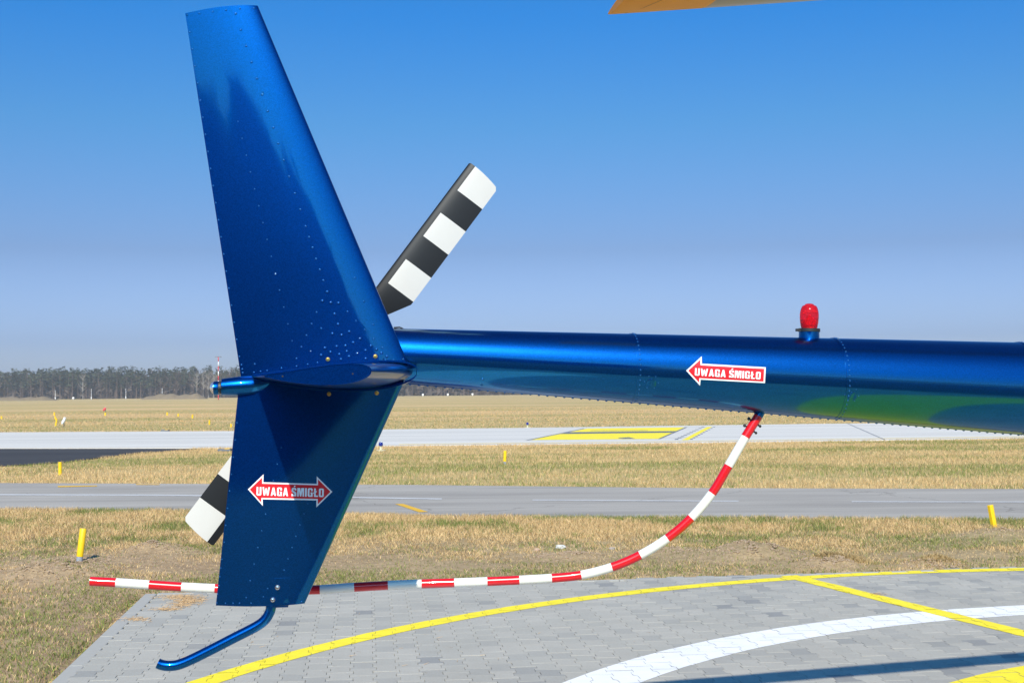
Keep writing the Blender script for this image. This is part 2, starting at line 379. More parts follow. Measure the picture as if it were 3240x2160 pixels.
# pale, mid and dark bricks; the darker ones crowd on the right half
SH = [(.395, .378, .335), (.380, .366, .325), (.408, .390, .346), (.352, .341, .308), (.308, .302, .280), (.262, .260, .250)]
variants = []
for s in SH:
    me = bpy.data.meshes.new('paving_brick'); me.from_pydata(BV, [], BF); me.materials.append(M['brick'])
    a = me.attributes.new('shade', 'FLOAT_COLOR', 'FACE'); a.data.foreach_set('color', [c for _ in BF for c in (*s, 1)]); variants.append(me)
circ = (5.0, 4.88)
def arc_segs(cx, cy, r0, r1, a0, a1, n):
    out = []
    for i in range(n):
        p, q = a0+(a1-a0)*i/n, a0+(a1-a0)*(i+1)/n
        out.append(ccw([(cx+r0*math.cos(p), cy+r0*math.sin(p)), (cx+r1*math.cos(p), cy+r1*math.sin(p)), (cx+r1*math.cos(q), cy+r1*math.sin(q)), (cx+r0*math.cos(q), cy+r0*math.sin(q))]))
    return out
d1 = math.radians
spoke_a, spoke_b = Vector((2.49, 11.98)), Vector((3.47, 9.125)); sdv = (spoke_b-spoke_a).normalized(); sn = Vector((-sdv.y, sdv.x))
se = spoke_a+sdv*4.3; sa = spoke_a-sdv*.06
MARKS = {
 'yellow_circle_line': ('line_yellow', arc_segs(*circ, 7.34, 7.52, d1(60), d1(205), 90)),
 'white_circle_line': ('line_white', arc_segs(*circ, 5.13, 5.52, d1(20), d1(215), 90)),
 'yellow_spoke_line': ('line_yellow', [ccw([tuple(sa+sn*.085), tuple(se+sn*.085), tuple(se-sn*.085), tuple(sa-sn*.085)])]),
 'yellow_landing_area': ('line_yellow', arc_segs(*circ, 3.14, 3.74, d1(0), d1(360), 90)),
}
mk_bb = {k: [(min(p[0] for p in s), max(p[0] for p in s), min(p[1] for p in s), max(p[1] for p in s), s) for s in v[1]] for k, v in MARKS.items()}
mk_geo = {k: ([], []) for k in MARKS}
bricks = []
rnd = random.Random(3)
for ci in range(-62, 92):
    for ri in range(-62, 30):
        uu = (ci+.5)*PW; vv = (ri+(.5 if ci % 2 else 0))*PL + .02
        c = P0+bu*uu+bv*vv
        if c.y < 1.0 or c.y > 14.2 or not (-6 < c.x < 7.5): continue
        # keep bricks whose body is inside the kerb
        rel = c-cor; dl = rel.x*ldir.y-rel.y*ldir.x; df = rel.x*fdir.y-rel.y*fdir.x
        if dl > -.13*1 or df < .02: continue
        bricks.append((c, ci, ri))
rest_V, rest_F, rest_C = [], [], []
def nz(x, y): return math.sin(x*2.1+y*1.3)+math.sin(x*.9-y*2.3+1.7)+math.sin(x*4.3+y*3.1+.5)*.6
inview, out_ = [], []
for b in bricks:
    c = b[0]; d = Vector((c.x, c.y, 0))-CAM; dep = d.dot(FW); px = 1620+FPX*d.dot(RT)/dep if dep > .5 else -9999; py = 1080-FPX*d.dot(UP)/dep if dep > .5 else 9999
    (inview if (-10 < px < 3250 and py < 2170) else out_).append((c.length, b, px))
inview.sort(key=lambda t: t[0])
mk_order = ['yellow_landing_area', 'white_circle_line', 'yellow_circle_line', 'yellow_spoke_line']
for k, (dist, (c, ci, ri), px) in enumerate(inview+out_):
    q = nz(c.x*.8, c.y*.8)*.5+c.x*.22; rr = rnd.random()
    if rr < .006+.022*max(0, q): vi = 5
    elif rr < .025+.07*max(0, q): vi = 4
    elif rr < .20+.2*max(0, q): vi = 3
    else: vi = rnd.choice([0, 0, 1, 1, 2])
    dz = rnd.uniform(-.0011, .0011); ang = BR+rnd.uniform(-.006, .006)
    tx, ty = rnd.uniform(-.006, .006), rnd.uniform(-.006, .006)
    if k < 300:
        o = bpy.data.objects.new('paving_brick', variants[vi]); COL.objects.link(o); o.parent = pav
        o.location = (c.x, c.y, dz); o.rotation_euler = (tx, ty, ang)
    else:
        b = len(rest_V); ca, sa_ = math.cos(ang), math.sin(ang)
        rest_V += [(c.x+x*ca-y*sa_, c.y+x*sa_+y*ca, z+dz+y*tx-x*ty) for x, y, z in BV]
        rest_F += [tuple(i+b for i in f) for f in BF]; rest_C += [SH[vi]]*len(BF)
    ca, sa_ = math.cos(ang), math.sin(ang); top = [(c.x+x*ca-y*sa_, c.y+x*sa_+y*ca) for x, y in BIN]
    for li, key in enumerate(mk_order):
        for x0, x1, y0, y1, s in mk_bb[key]:
            if c.x+.12 < x0 or c.x-.12 > x1 or c.y+.12 < y0 or c.y-.12 > y1: continue
            V, F = mk_geo[key]
            for i in range(5):
                q4 = ccw([top[i], top[i+1], top[10-i], top[11-i]])
                p = clip(q4, s)
                if len(p) > 2:
                    b = len(V); zz = .0012+li*.0006
                    for x, y in p:
                        lx, ly = (x-c.x)*ca+(y-c.y)*sa_, -(x-c.x)*sa_+(y-c.y)*ca
                        V.append((x, y, dz+ly*tx-lx*ty+zz))
                    F.append(tuple(range(b, b+len(p))))
o = mesh('paving_bricks', rest_V, rest_F, M['brick'], pav); set_shade(o, rest_C); tag(o, kind='stuff')
for key in mk_order:
    V, F = mk_geo[key]; o = mesh(key, V, F, M[MARKS[key][0]]); tag(o, kind='structure')
# flush kerb stones along the two outer edges
def kerbs(a, dv, L, wdt, side):
    nrm = Vector((-dv.y, dv.x))*side; n = int(L/1.0)
    for i in range(n):
        p = a+dv*(i+.5); V, F = [], []
        box(V, F, (0, 0, -.03), (.994, wdt, .06)); o = mesh('kerb_stone', V, F, M['kerb'], pav)
        q = p+nrm*(wdt/2); o.location = (q.x, q.y, rnd.uniform(-.001, .001)); o.rotation_euler = (0, 0, math.atan2(dv.y, dv.x))
        md = o.modifiers.new('bevel', 'BEVEL'); md.width = .004; md.segments = 1
kerbs(cor, ldir, 9, .10, 1); kerbs(cor+fdir*.1, fdir, 10, .06, -1)

# ------------------------------------------------------------------ verge with soil, grass and clods
def vn(x, y, s, seed=0):            # cheap smooth value noise
    x = x/s+seed*17.3; y = y/s+seed*9.1
    xi, yi = np.floor(x), np.floor(y); fx, fy = x-xi, y-yi; fx = fx*fx*(3-2*fx); fy = fy*fy*(3-2*fy)
    def h(a, b): v = np.sin(a*127.1+b*311.7+seed*74.7)*43758.5453; return v-np.floor(v)
    return (h(xi, yi)*(1-fx)+h(xi+1, yi)*fx)*(1-fy)+(h(xi, yi+1)*(1-fx)+h(xi+1, yi+1)*fx)*fy
def fbm(x, y, s, seed=0): return .55*vn(x, y, s, seed)+.3*vn(x, y, s*.47, seed+1)+.15*vn(x, y, s*.21, seed+2)
tnX = np.array([p[0] for p in tnE]); tnY = np.array([p[1] for p in tnE])
tfX = np.array([p[0] for p in tfE]); tfY = np.array([p[1] for p in tfE])
def pad_dist(x, y):                  # >0 outside the pad
    rx, ry = x-cor.x, y-cor.y
    dl = (rx*ldir.y-ry*ldir.x); df = -(rx*fdir.y-ry*fdir.x)
    return np.maximum(dl, df)        # dl>0 left of pad, df>0 beyond pad
CL_N = 240
MOUNDS = [(*g2(500, 1745), .30, .09), (*g2(250, 1785), .55, .05), (*g2(100, 1830), .5, .07), (*g2(205, 1812), .45, .06), (*g2(2380, 1765), .5, .10),
          (*g2(1790, 1765), .35, .05), (*g2(2620, 1792), .30, .08), (*g2(2960, 1792), .28, .07), (*g2(2340, 1755), .3, .06), (*g2(3180, 1690), .5, .05), (*g2(2150, 1745), .4, .04)]
BARE = [(*g2(300, 1790), .85), (*g2(60, 1830), .6), (*g2(480, 1760), .5), (*g2(560, 1800), .6), (*g2(2380, 1765), .6), (*g2(1780, 1765), .6), (*g2(1100, 1780), .7), (*g2(3150, 1700), .5), (*g2(2620, 1796), .3), (*g2(2100, 1760), .5), (*g2(1450, 1790), .5), (*g2(3000, 1760), .5)]
def vh(x, y):
    h = .004+.030*(fbm(x, y, 1.3, 3)-.35)+.03*(fbm(x, y, .35, 5)-.4)
    for mx, my, r, a in MOUNDS: h = h+a*np.exp(-(((x-mx)/r)**2+((y-my)/(r*.8))**2))*(.6+.8*vn(x, y, .12, 8))
    e = np.minimum(np.clip(pad_dist(x, y)/.25, 0, 1), np.clip((np.interp(x, tnX, tnY)-y)/.3, 0, 1))
    return h*e-.05*(1-np.clip(e*4, 0, 1))-.004
NX, NY = 260, 190
gx = np.linspace(-14, 14, NX); gy = np.linspace(1.5, 21.5, NY); XX, YY = np.meshgrid(gx, gy)
ZZ = vh(XX, YY)
V = np.stack([XX.ravel(), YY.ravel(), ZZ.ravel()], 1)
ok = (pad_dist(XX, YY) > -.3) & (YY < np.interp(XX, tnX, tnY)+.25)
F = []
for j in range(NY-1):
    for i in range(NX-1):
        if ok[j, i] and ok[j, i+1] and ok[j+1, i] and ok[j+1, i+1]:
            a = j*NX+i; F.append((a, a+1, a+NX+1, a+NX))
o = mesh('verge', V.tolist(), F, M['soil'], smooth=True); tag(o, kind='structure')

def blades(name, x, y, z, hgt, wid, col, lean, label=None):
    n = len(x); ang = rng.uniform(0, 2*np.pi, n); la = rng.uniform(0, 2*np.pi, n); ln = rng.uniform(.2, 1, n)*lean*hgt
    hgt = hgt/np.sqrt(1+(lean*.45)**2)
    cx, sx = np.cos(ang)*wid/2, np.sin(ang)*wid/2
    mx, my = np.cos(la)*ln*.4, np.sin(la)*ln*.4
    P = np.zeros((n, 5, 3), dtype=np.float32)
    P[:, 0] = np.stack([x-cx, y-sx, z-.01], 1); P[:, 1] = np.stack([x+cx, y+sx, z-.01], 1)
    P[:, 2] = np.stack([x+cx*.75+mx, y+sx*.75+my, z+hgt*.6], 1); P[:, 3] = np.stack([x-cx*.75+mx, y-sx*.75+my, z+hgt*.6], 1)
    P[:, 4] = np.stack([x+np.cos(la)*ln, y+np.sin(la)*ln, z+hgt], 1)
    me = bpy.data.meshes.new(name); me.vertices.add(n*5); me.vertices.foreach_set('co', P.ravel())
    base = np.arange(n)[:, None]*5
    me.loops.add(n*7); me.polygons.add(n*2)
    lv = np.concatenate([base+np.array([0, 1, 2, 3]), base+np.array([3, 2, 4])], 1)
    me.loops.foreach_set('vertex_index', lv.ravel().astype(np.int32))
    ls = (np.arange(n)[:, None]*7+np.array([0, 4])).ravel().astype(np.int32)
    me.polygons.foreach_set('loop_start', ls)
    me.update(calc_edges=True); me.validate()
    a = me.attributes.new('shade', 'FLOAT_COLOR', 'POINT'); c = np.ones((n, 5, 4), dtype=np.float32); c[:, :, :3] = col[:, None, :]
    a.data.foreach_set('color', c.ravel()); me.materials.append(M['grass'])
    o = bpy.data.objects.new(name, me); COL.objects.link(o); tag(o, label, 'grass', kind='stuff'); return o
STRAW = np.array([.74, .535, .275]); STRAW2 = np.array([.59, .41, .19]); GREEN = np.array([.27, .30, .075]); DKG = np.array([.15, .19, .05]); BROWN = np.array([.32, .22, .12])
def gcol(x, y, green, s):
    n = len(x); r = rng.random(n); f = fbm(x, y, s, 21)*.8+.2*vn(x, y, s*.1, 4)
    pg = np.clip((f-.48)*4.2+green, .03, .85)
    c = np.where((rng.random(n) < .5)[:, None], STRAW, STRAW2)
    c = np.where((r < pg)[:, None], np.where((rng.random(n) < .55)[:, None], GREEN, DKG), c)
    c = np.where((rng.random(n) < .10)[:, None], BROWN, c)
    return c*rng.uniform(.75, 1.25, (n, 1))
# near verge
def scatter(n, x0, x1, y0, y1): return rng.uniform(x0, x1, n), rng.uniform(y0, y1, n)
x, y = scatter(1100000, -10.5, 10.5, 6.8, 20.2)
vis = (np.abs(x) < .40*y+2.2) & (pad_dist(x, y) > .0) & (y < np.interp(x, tnX, tnY)+.02)
x, y = x[vis], y[vis]
bare = np.zeros(len(x))
for bx, by, r in BARE: bare = np.maximum(bare, np.exp(-(((x-bx)/r)**2+((y-by)/(r*.75))**2)))
cl = fbm(x, y, .9, 31); tuft = vn(x, y, .10, 12)
edge = np.exp(-((pad_dist(x, y))/.12)**2)*.5
tl = np.clip((y-14.3)/2, 0, 1)                       # longer pale grass towards the taxiway
prob = np.clip(.35+.9*(cl-.35)+.45*(tuft-.4)+edge+.25*tl-1.0*bare, .10, 1)
keep = rng.random(len(x)) < prob
x, y, bare, tuft, tl = x[keep], y[keep], bare[keep], tuft[keep], tl[keep]
hh = (.022+.026*tuft+.024*tl)*rng.uniform(.5, 1.35, len(x))*(1-.45*bare)*(1-.22*np.exp(-(np.maximum(pad_dist(x, y), 0)/.6)**2))
midg = np.exp(-((y-12.9)/1.0)**2)*.22+np.exp(-(np.maximum(pad_dist(x, y), 0)/.8)**2)*.48+np.where(x < -3.2, .14, 0)-.12*tl
blades('short_grass', x, y, vh(x, y), hh, .0042+.001*(y/12), gcol(x, y, .16+midg-.1*bare, .8), 1.5+0*x-.8*tl, 'short straw and green grass on the verge beside the helipad')
# strip between the taxiway and the runway
x, y = scatter(520000, -19, 19, 21, 44.5)
low = np.interp(x, tfX, tfY); rnX = np.array([p[0] for p in rn]); rnY = np.array([p[1] for p in rn])
daP = [tuple(p) for p in da]
vis = (np.abs(x) < .40*y+.6) & (y > low-.03) & (y < np.interp(x, rnX, rnY)-.05)
x, y = x[vis], y[vis]
dal = np.interp(x, [g2(0, 1473)[0], g2(200, 1461)[0], g2(408, 1435)[0], g2(578, 1422)[0], g2(641, 1418)[0]], [g2(0, 1473)[1], g2(200, 1461)[1], g2(408, 1435)[1], g2(578, 1422)[1], 99], right=99)
vis = y < dal; x, y = x[vis], y[vis]
cl = fbm(x*.5, y, 2.0, 41); keep = rng.random(len(x)) < np.clip(.45+.9*(cl-.4), .12, 1)
x, y = x[keep], y[keep]
nearedge = np.exp(-((y-np.interp(x, tfX, tfY))/.8)**2)
blades('tall_grass', x, y, np.full(len(x), -.03), (.04+.05*vn(x, y, .4, 6))*rng.uniform(.6, 1.3, len(x)), .008, gcol(x*.45, y, .02+.25*np.exp(-((y-28.5)/2.2)**2)-.15*nearedge, 2.2), .8,
       'dry grass strip between the taxiway and the pale runway')
x, y = scatter(150000, -60, 60, 62, 150); vis = (np.abs(x) < .40*y+1) & (y > np.interp(x, [p[0] for p in rf], [p[1] for p in rf])+.1); x, y = x[vis], y[vis]
keep = rng.random(len(x)) < np.clip(1.2-(y-62)/90, .1, 1); x, y = x[keep], y[keep]
blades('meadow_grass', x, y, np.full(len(x), -.03), .06*rng.uniform(.6, 1.3, len(x)), .03, gcol(x*.2, y, -.08, 6.0)*np.array([.98, .93, .88]), .8, 'open straw coloured meadow beyond the pale runway')

# loose clods of soil and dry sods
def clods(name, spots, m, label, cat):
    V, F = [], []
    for (mx, my, r, a, n, s0, s1) in spots:
        for _ in range(n):
            x = mx+random.gauss(0, r*.6); y = my+random.gauss(0, r*.45); s = random.uniform(s0, s1)
            if float(pad_dist(np.array(x), np.array(y))) < .05: continue
            z = float(vh(np.array([x]), np.array([y]))[0]); bm = bmesh.new(); bmesh.ops.create_icosphere(bm, subdivisions=1, radius=s)
            for v in bm.verts: v.co = Vector((v.co.x*1.2, v.co.y, v.co.z*.65))*random.uniform(.7, 1.3)
            b = len(V); V += [v.co+Vector((x, y, z)) for v in bm.verts]; F += [tuple(v.index+b for v in f.verts) for f in bm.faces]; bm.free()
    o = mesh(name, V, F, m); tag(o, label, cat, kind='stuff'); return o
clods('soil_clods', [(mx, my, r, a, 320, .004, .017) for mx, my, r, a in MOUNDS]+[(*g2(250, 1790), 1.3, 0, 1300, .004, .012), (*g2(2500, 1780), 1.6, 0, 500, .004, .012), (*g2(1000, 1785), 1.5, 0, 500, .004, .011)], simple('clod_soil', (.33, .245, .17), .95, 0, 0, .1, .3, 30), 'loose brown clods of soil scattered over the verge', 'soil')
def stone(px, py, s, col, label):
    p = gp(px, py); bm = bmesh.new(); bmesh.ops.create_icosphere(bm, subdivisions=2, radius=1)
    for v in bm.verts:
        v.co = Vector((v.co.x*s[0], v.co.y*s[1], v.co.z*s[2]))*(1+.25*math.sin(v.co.x*5+v.co.y*7)+.15*random.random())
    me = bpy.data.meshes.new('stone'); bm.to_mesh(me); bm.free(); me.materials.append(simple('stone_surface', col, .9, 0, 0, .2, .2, 60))
    o = bpy.data.objects.new('stone', me); o.location = (p.x, p.y, float(vh(np.array([p.x]), np.array([p.y]))[0])+s[2]*.7); COL.objects.link(o)
    tag(o, label, 'stone')
stone(1774, 1733, (.05, .03, .022), (.52, .52, .50), 'white stone lying in the grass behind the curving red and white tube')
stone(1699, 1742, (.028, .02, .016), (.50, .36, .27), 'small pinkish stone left of the white stone in the grass')
stone(1937, 1738, (.035, .025, .015), (.38, .33, .30), 'greyish stone right of the white stone in the grass')
# straw blown onto the pad
def straw(spots, label):
    V, F = [], []
    for px, py, rx, ry, n in spots:
        for _ in range(n):
            x0, y0 = px+random.gauss(0, rx), py+random.gauss(0, ry); p = gp(x0, y0, .004); a = random.uniform(0, math.pi); L = random.uniform(.012, .05)
            dx, dy = math.cos(a)*L/2, math.sin(a)*L/2; wx, wy = -math.sin(a)*.0012, math.cos(a)*.0012; z = random.uniform(.003, .010)
            b = len(V); V += [(p.x-dx-wx, p.y-dy-wy, z-.002), (p.x+dx-wx, p.y+dy-wy, z+.002), (p.x+dx+wx, p.y+dy+wy, z+.003), (p.x-dx+wx, p.y-dy+wy, z)]; F.append((b, b+1, b+2, b+3))
    o = mesh('loose_straw', V, F, simple('straw', (.50, .33, .17), .8)); tag(o, label, 'straw', kind='stuff')
straw([(575, 1888, 32, 4, 420), (600, 1900, 22, 5, 420), (570, 1912, 20, 5, 220), (530, 1926, 22, 2.5, 180), (430, 1957, 26, 3.5, 130), (2780, 1879, 14, 2, 40), (1000, 2040, 400, 60, 50)], 'thin scatter of dry straw lying on the grey paving by its corner')
for px, py, rx, hh_ in ((2700, 1788, .22, .10), (2620, 1790, .14, .08), (2970, 1790, .20, .07), (2020+400, 1745, .25, .08)):
    p = gp(px, py); n = 900; xs = p.x+rng.normal(0, rx*.6, n); ys = p.y+.06+rng.normal(0, .07, n)
    blades('dry_sod', xs, ys, vh(xs, ys), hh_*rng.uniform(.4, 1.0, n)*np.exp(-((xs-p.x)/rx)**2), .006, np.tile(np.array([.50, .36, .17]), (n, 1))*rng.uniform(.6, 1.25, (n, 1)), 1.2, 'tussock of dry straw grass at the back edge of the paving')

# ------------------------------------------------------------------ marker posts, lamps, flags, masts
def prism_post(name, base, top, r, m, segs=16, grey=0, parent_label=None, grp=None):
    root = empty(name, base); tag(root, parent_label, 'marker post', grp); ax = top-base
    pts = [Vector((0, 0, 0)), ax*max(grey, .001)]; z = Vector((0, 0, 0))
    if grey:
        V, F = lathe([z-ax*.1, ax*grey], [r*.93]*2, segs); autosmooth(mesh('sleeve', V, F, M['post_grey'], root))
    a0 = ax*grey if grey else z-ax*.1
    V, F = lathe([a0, ax*.985, ax], [r, r, r*.9], segs); autosmooth(mesh('tube', V, F, m, root))
    return root
GRP = 'yellow marker posts in the grass'
def post_at(x, yt, yb, wpx, label, lean=0, grey=0, segs=16):
    b = gp(x-lean/2, yb, -.01)
    if b.y < 20:
        for _ in range(5): b = gp(x-lean/2, yb, float(vh(np.array([b.x]), np.array([b.y]))[0]))
    Y = b.y; t = atY(x+lean/2, yt, Y)
    r = wpx/2*Y/FPX; return prism_post('marker_post', b, t, r, M['post_yellow'], segs, grey, label, GRP)
post_at(257, 1671, 1777, 21, 'leaning yellow tube post with a grey foot on bare soil, left of the helicopter tail', 13, .17, 20)
post_at(3140, 1597, 1672, 20, 'slanting yellow post at the right edge of the picture beside the taxiway', -14, 0, 6)
post_at(190, 1461, 1500, 11, 'upright yellow post between the taxiway and the dark asphalt', 0, 0, 12)
post_at(1597.5, 1425, 1466, 10, 'yellow post with grey foot in the grass strip under the tail boom', 1.5, .16, 12)
for x, yt, yb, lab in [(5, 1316, 1324, 'yellow marker post at the far left edge of the meadow'), (172, 1304, 1314, 'yellow post, highest of the short column left of the windsock'),
        (175, 1316, 1326, 'yellow post, second from the top of the column left of the windsock'), (178.5, 1323, 1336, 'yellow post, third from the top of the column left of the windsock'),
        (176.5, 1335, 1346, 'yellow post, lowest of the short column left of the windsock'), (333, 1305, 1314, 'yellow post standing under the small red flag'),
        (529, 1304, 1313, 'farthest yellow post of the slanting row left of the fin'), (564, 1308, 1316.5, 'yellow post, second of the slanting row left of the fin'),
        (609, 1311, 1322, 'yellow post in the middle of the slanting row left of the fin'), (662.6, 1328, 1342, 'tallest looking yellow post of the slanting row left of the fin'),
        (731, 1340, 1350.5, 'nearest yellow post of the slanting row, close to the fin edge')]:
    post_at(x, yt, yb, 5, lab, 0, 0, 8)
def edge_light(px, py, hpx, label):
    b = gp(px, py); s = hpx*b.y/FPX; root = empty('edge_light', (b.x, b.y, -.02)); tag(root, label, 'taxiway light', 'blue edge lights by the runway'); Z = Vector((0, 0, 1))
    V, F = lathe([Z*0, Z*s*.12, Z*s*.13, Z*s*.55], [s*.5, s*.5, s*.13, s*.13], 12); autosmooth(mesh('base', V, F, M['lamp_body'], root))
    V, F = lathe([Z*s*.55, Z*s*.62, Z*s*.8, Z*s*.95, Z*s], [s*.22, s*.24, s*.24, s*.18, s*.03], 14); autosmooth(mesh('lens', V, F, M['blue_glass'], root))
edge_light(1669, 1352, 18, 'small blue edge light on a pale foot at the far side of the runway')
edge_light(1205, 1424, 29, 'small blue edge light on a pale foot right of the lower fin')
# windsock, red flag
def cone_flag(name, pts, pole, m, label, cat):
    Y = gp(pole[0], pole[2]).y; root = empty(name, gp(pole[0], pole[2], -.02)); tag(root, label, cat); o0 = root.location
    a, b = atY(pole[0], pole[1], Y)-o0, Vector((0, 0, 0)); V, F = lathe([b, a], [.03, .03], 8); mesh('pole', V, F, M['post_grey'], root)
    C_ = [atY(x, y, Y)-o0 for x, y, r in pts]; R_ = [r*Y/FPX for x, y, r in pts]; V, F = lathe(C_, R_, 14, (False, False)); o = mesh('sock', V, F, m, root, True)
cone_flag('windsock', [(206, 1320, 3.4), (203, 1328, 4.2), (199, 1335, 4.6), (196, 1341, 2)], (202, 1322, 1350), simple('white_cloth', (.72, .76, .84), .9), 'limp white windsock on a short pole in the meadow', 'windsock')
cone_flag('signal_flag', [(334, 1289, 1.5), (332, 1293, 4), (328, 1297, 3.4), (326, 1299, 1)], (334, 1288, 1304), simple('red_cloth', (.75, .08, .10), .8), 'small red flag above a yellow post in the meadow', 'flag')
for px, py, wpx, lab in ((523, 1363.5, 24, 'dark flat board with a yellow patch lying at the far runway edge'), (712, 1426, 40, 'dark flat board with a yellow face on the near runway edge left of the fin')):
    b = gp(px, py); s = wpx*b.y/FPX; root = empty('taxiway_marker', (b.x, b.y, 0)); tag(root, lab, 'marker board', 'flat marker boards at the runway edges')
    V, F = [], []; box(V, F, (0, 0, .03), (s, s*.8, .06)); mesh('board', V, F, M['dark_paint'], root)
    V, F = [], []; box(V, F, (s*.22, 0, .065), (s*.42, s*.7, .02)); mesh('face', V, F, M['old_yellow'], root)
# mast and thin poles
Ym = 420; mb = atY(691, 1254.5, Ym); mb.z = -.03; mt = atY(691, 1129, Ym); root = empty('striped_mast', mb); tag(root, 'tall red and white banded mast with a cross bar, in front of the wood', 'mast')
hgt = mt.z-mb.z; nb = 9
for i in range(nb):
    V, F = lathe([Vector((0, 0, hgt*i/nb)), Vector((0, 0, hgt*(i+1)/nb))], [.13, .13], 10); mesh('band', V, F, M['sign_red' if i % 2 == 0 else 'sign_white'], root, True)
V, F = [], []; box(V, F, (0, 0, hgt+.05), (2.0, .3, .22)); mesh('cross_bar', V, F, M['dark_paint'], root)
for x, yt, lab in ((289, 1230, 'thin grey pole before the wood, left of the paired poles'), (398, 1229, 'thin grey pole before the wood with a white box at its foot'), (513, 1227, 'thin grey pole rising from the grassy bank before the wood'), (175, 1234, 'pale thin pole before the wood, leftmost of its row')):
    b = atY(x, 1256, 560); b.z = -.03; t = atY(x, yt, 560); root = empty('thin_pole', b); tag(root, lab, 'pole', 'thin poles before the wood')
    V, F = lathe([Vector((0, 0, 0)), Vector((0, 0, t.z-b.z))], [.08, .06], 6); mesh('pole', V, F, M['sign_white'], root)
    V, F = [], []; box(V, F, (0, 0, .8), (.3, .3, .7)); mesh('box', V, F, M['sign_white'], root)
for x, lab in ((232, 'small white lamp box at the foot of the wood, left of the poles'), (1338, 'small white lamp box under the boom, nearest the lower fin'), (1417, 'small white lamp box under the boom, middle one'), (1495, 'small white lamp box under the boom, rightmost one')):
    b = atY(x, 1251, 560); V, F = [], []; box(V, F, (0, 0, .8), (.7, .5, .7)); box(V, F, (0, 0, .2), (.15, .15, 1.0)); o = mesh('lamp_box', V, F, M['sign_white']); o.location = (b.x, b.y, 0); tag(o, lab, 'lamp', 'small white boxes before the wood')

# ------------------------------------------------------------------ the wood at the horizon, banks, trees
def wood(name, x0, x1, y0, rows, n, hmin, hmax, label, seed, greens=.55, trees_fn=None):
    r = np.random.default_rng(seed); V = []; F = []; C = []
    TRK = np.array([[.115, .082, .066], [.095, .07, .06], [.135, .10, .082]]); PIN = np.array([[.050, .062, .034], [.062, .072, .040], [.048, .055, .034]]); DEC = np.array([[.135, .10, .08], [.12, .09, .075], [.15, .115, .09]])
    for i in range(n):
        row = r.integers(0, rows); x = r.uniform(x0, x1); y = y0+row*5+r.uniform(-2, 2)
        big = math.sin(x*.021+seed)+math.sin(x*.05+1)*.6
        h = r.uniform(hmin, hmax)*(1+.05*big)+row*.35; pine = r.random() < greens-.08-.25*math.sin(x*.012+.6)-.2*math.sin(x*.035)
        w0 = .22 if pine else .16; tc = TRK[r.integers(0, 3)]*r.uniform(.7, 1.3)
        for a in (0,):
            b = len(V); V += [(x-w0, y, -.2), (x+w0, y, -.2), (x+w0*.5, y, h*.9), (x-w0*.5, y, h*.9)]; F.append((b, b+1, b+2, b+3)); C.append(tc)
            b = len(V); V += [(x, y-w0, -.2), (x, y+w0, -.2), (x, y+w0*.5, h*.9), (x, y-w0*.5, h*.9)]; F.append((b, b+1, b+2, b+3)); C.append(tc)
        if pine:
            cc = PIN[r.integers(0, 3)]; k = 44
            for q in range(k):
                t = r.random(); z = h*(.5+.5*t); rad = 2.2*(1.02-t)**.8+.12; a = r.uniform(0, 6.28); rr = rad*math.sqrt(r.random())
                px, py = x+math.cos(a)*rr, y+math.sin(a)*rr; s = r.uniform(.35, .8); b = len(V)
                d = r.normal(0, 1, (3, 3))*s*np.array([1, 1, .6]); V += [(px+d[j, 0], py+d[j, 1], min(z+d[j, 2], h+.4)) for j in range(3)]; F.append((b, b+1, b+2)); C.append(cc*r.uniform(.75, 1.3))
        else:
            cc = DEC[r.integers(0, 3)]
            for q in range(30):
                z = h*r.uniform(.3, .9); a = r.uniform(0, 6.28); L = r.uniform(1.2, 3.2)*(1.1-z/h); up = L*r.uniform(.7, 1.4); b = len(V); wq = .10
                V += [(x, y, z), (x+math.cos(a)*L+wq, y+math.sin(a)*L, z+up), (x+math.cos(a)*L-wq, y+math.sin(a)*L, z+up+.4), (x+math.cos(a)*L*.5, y, z+up*.2+.3)]; F.append((b, b+1, b+2, b+3)); C.append(cc*r.uniform(.7, 1.3))
    # undergrowth closing the view through the wood
    for i in range(int(n*6)):
        x = r.uniform(x0, x1); y = y0+rows*5*r.random(); s = r.uniform(.6, 1.8); z = r.uniform(0, 10)*r.random()**.6; b = len(V); d = r.normal(0, 1, (3, 3))*s
        V += [(x+d[j, 0], y+d[j, 1], max(z+d[j, 2], -.1)) for j in range(3)]; F.append((b, b+1, b+2)); C.append(np.array([.10, .08, .066])*r.uniform(.6, 1.3))
    o = mesh(name, V, F, M['tree']); set_shade(o, C); tag(o, label, 'wood', kind='stuff'); return o
wood('wood', -340, 340, 680, 9, 4200, 9.5, 14.6, 'distant mixed wood of pines and bare trees along the horizon', 5)
o = mesh('undergrowth', [(-420, 735, -1), (420, 735, -1), (420, 736, 12), (-420, 736, 12), (420, 750, -1), (-420, 750, -1)], [(0, 1, 2, 3), (1, 4, 2), (4, 5, 3, 2), (5, 0, 3)], simple('brown_undergrowth', (.085, .07, .06), 1, 0, 0, 0, .4, .2)); tag(o, 'brown thicket filling the wood at the horizon', 'thicket', kind='stuff')  # dull brown wall filling the gaps behind the trees
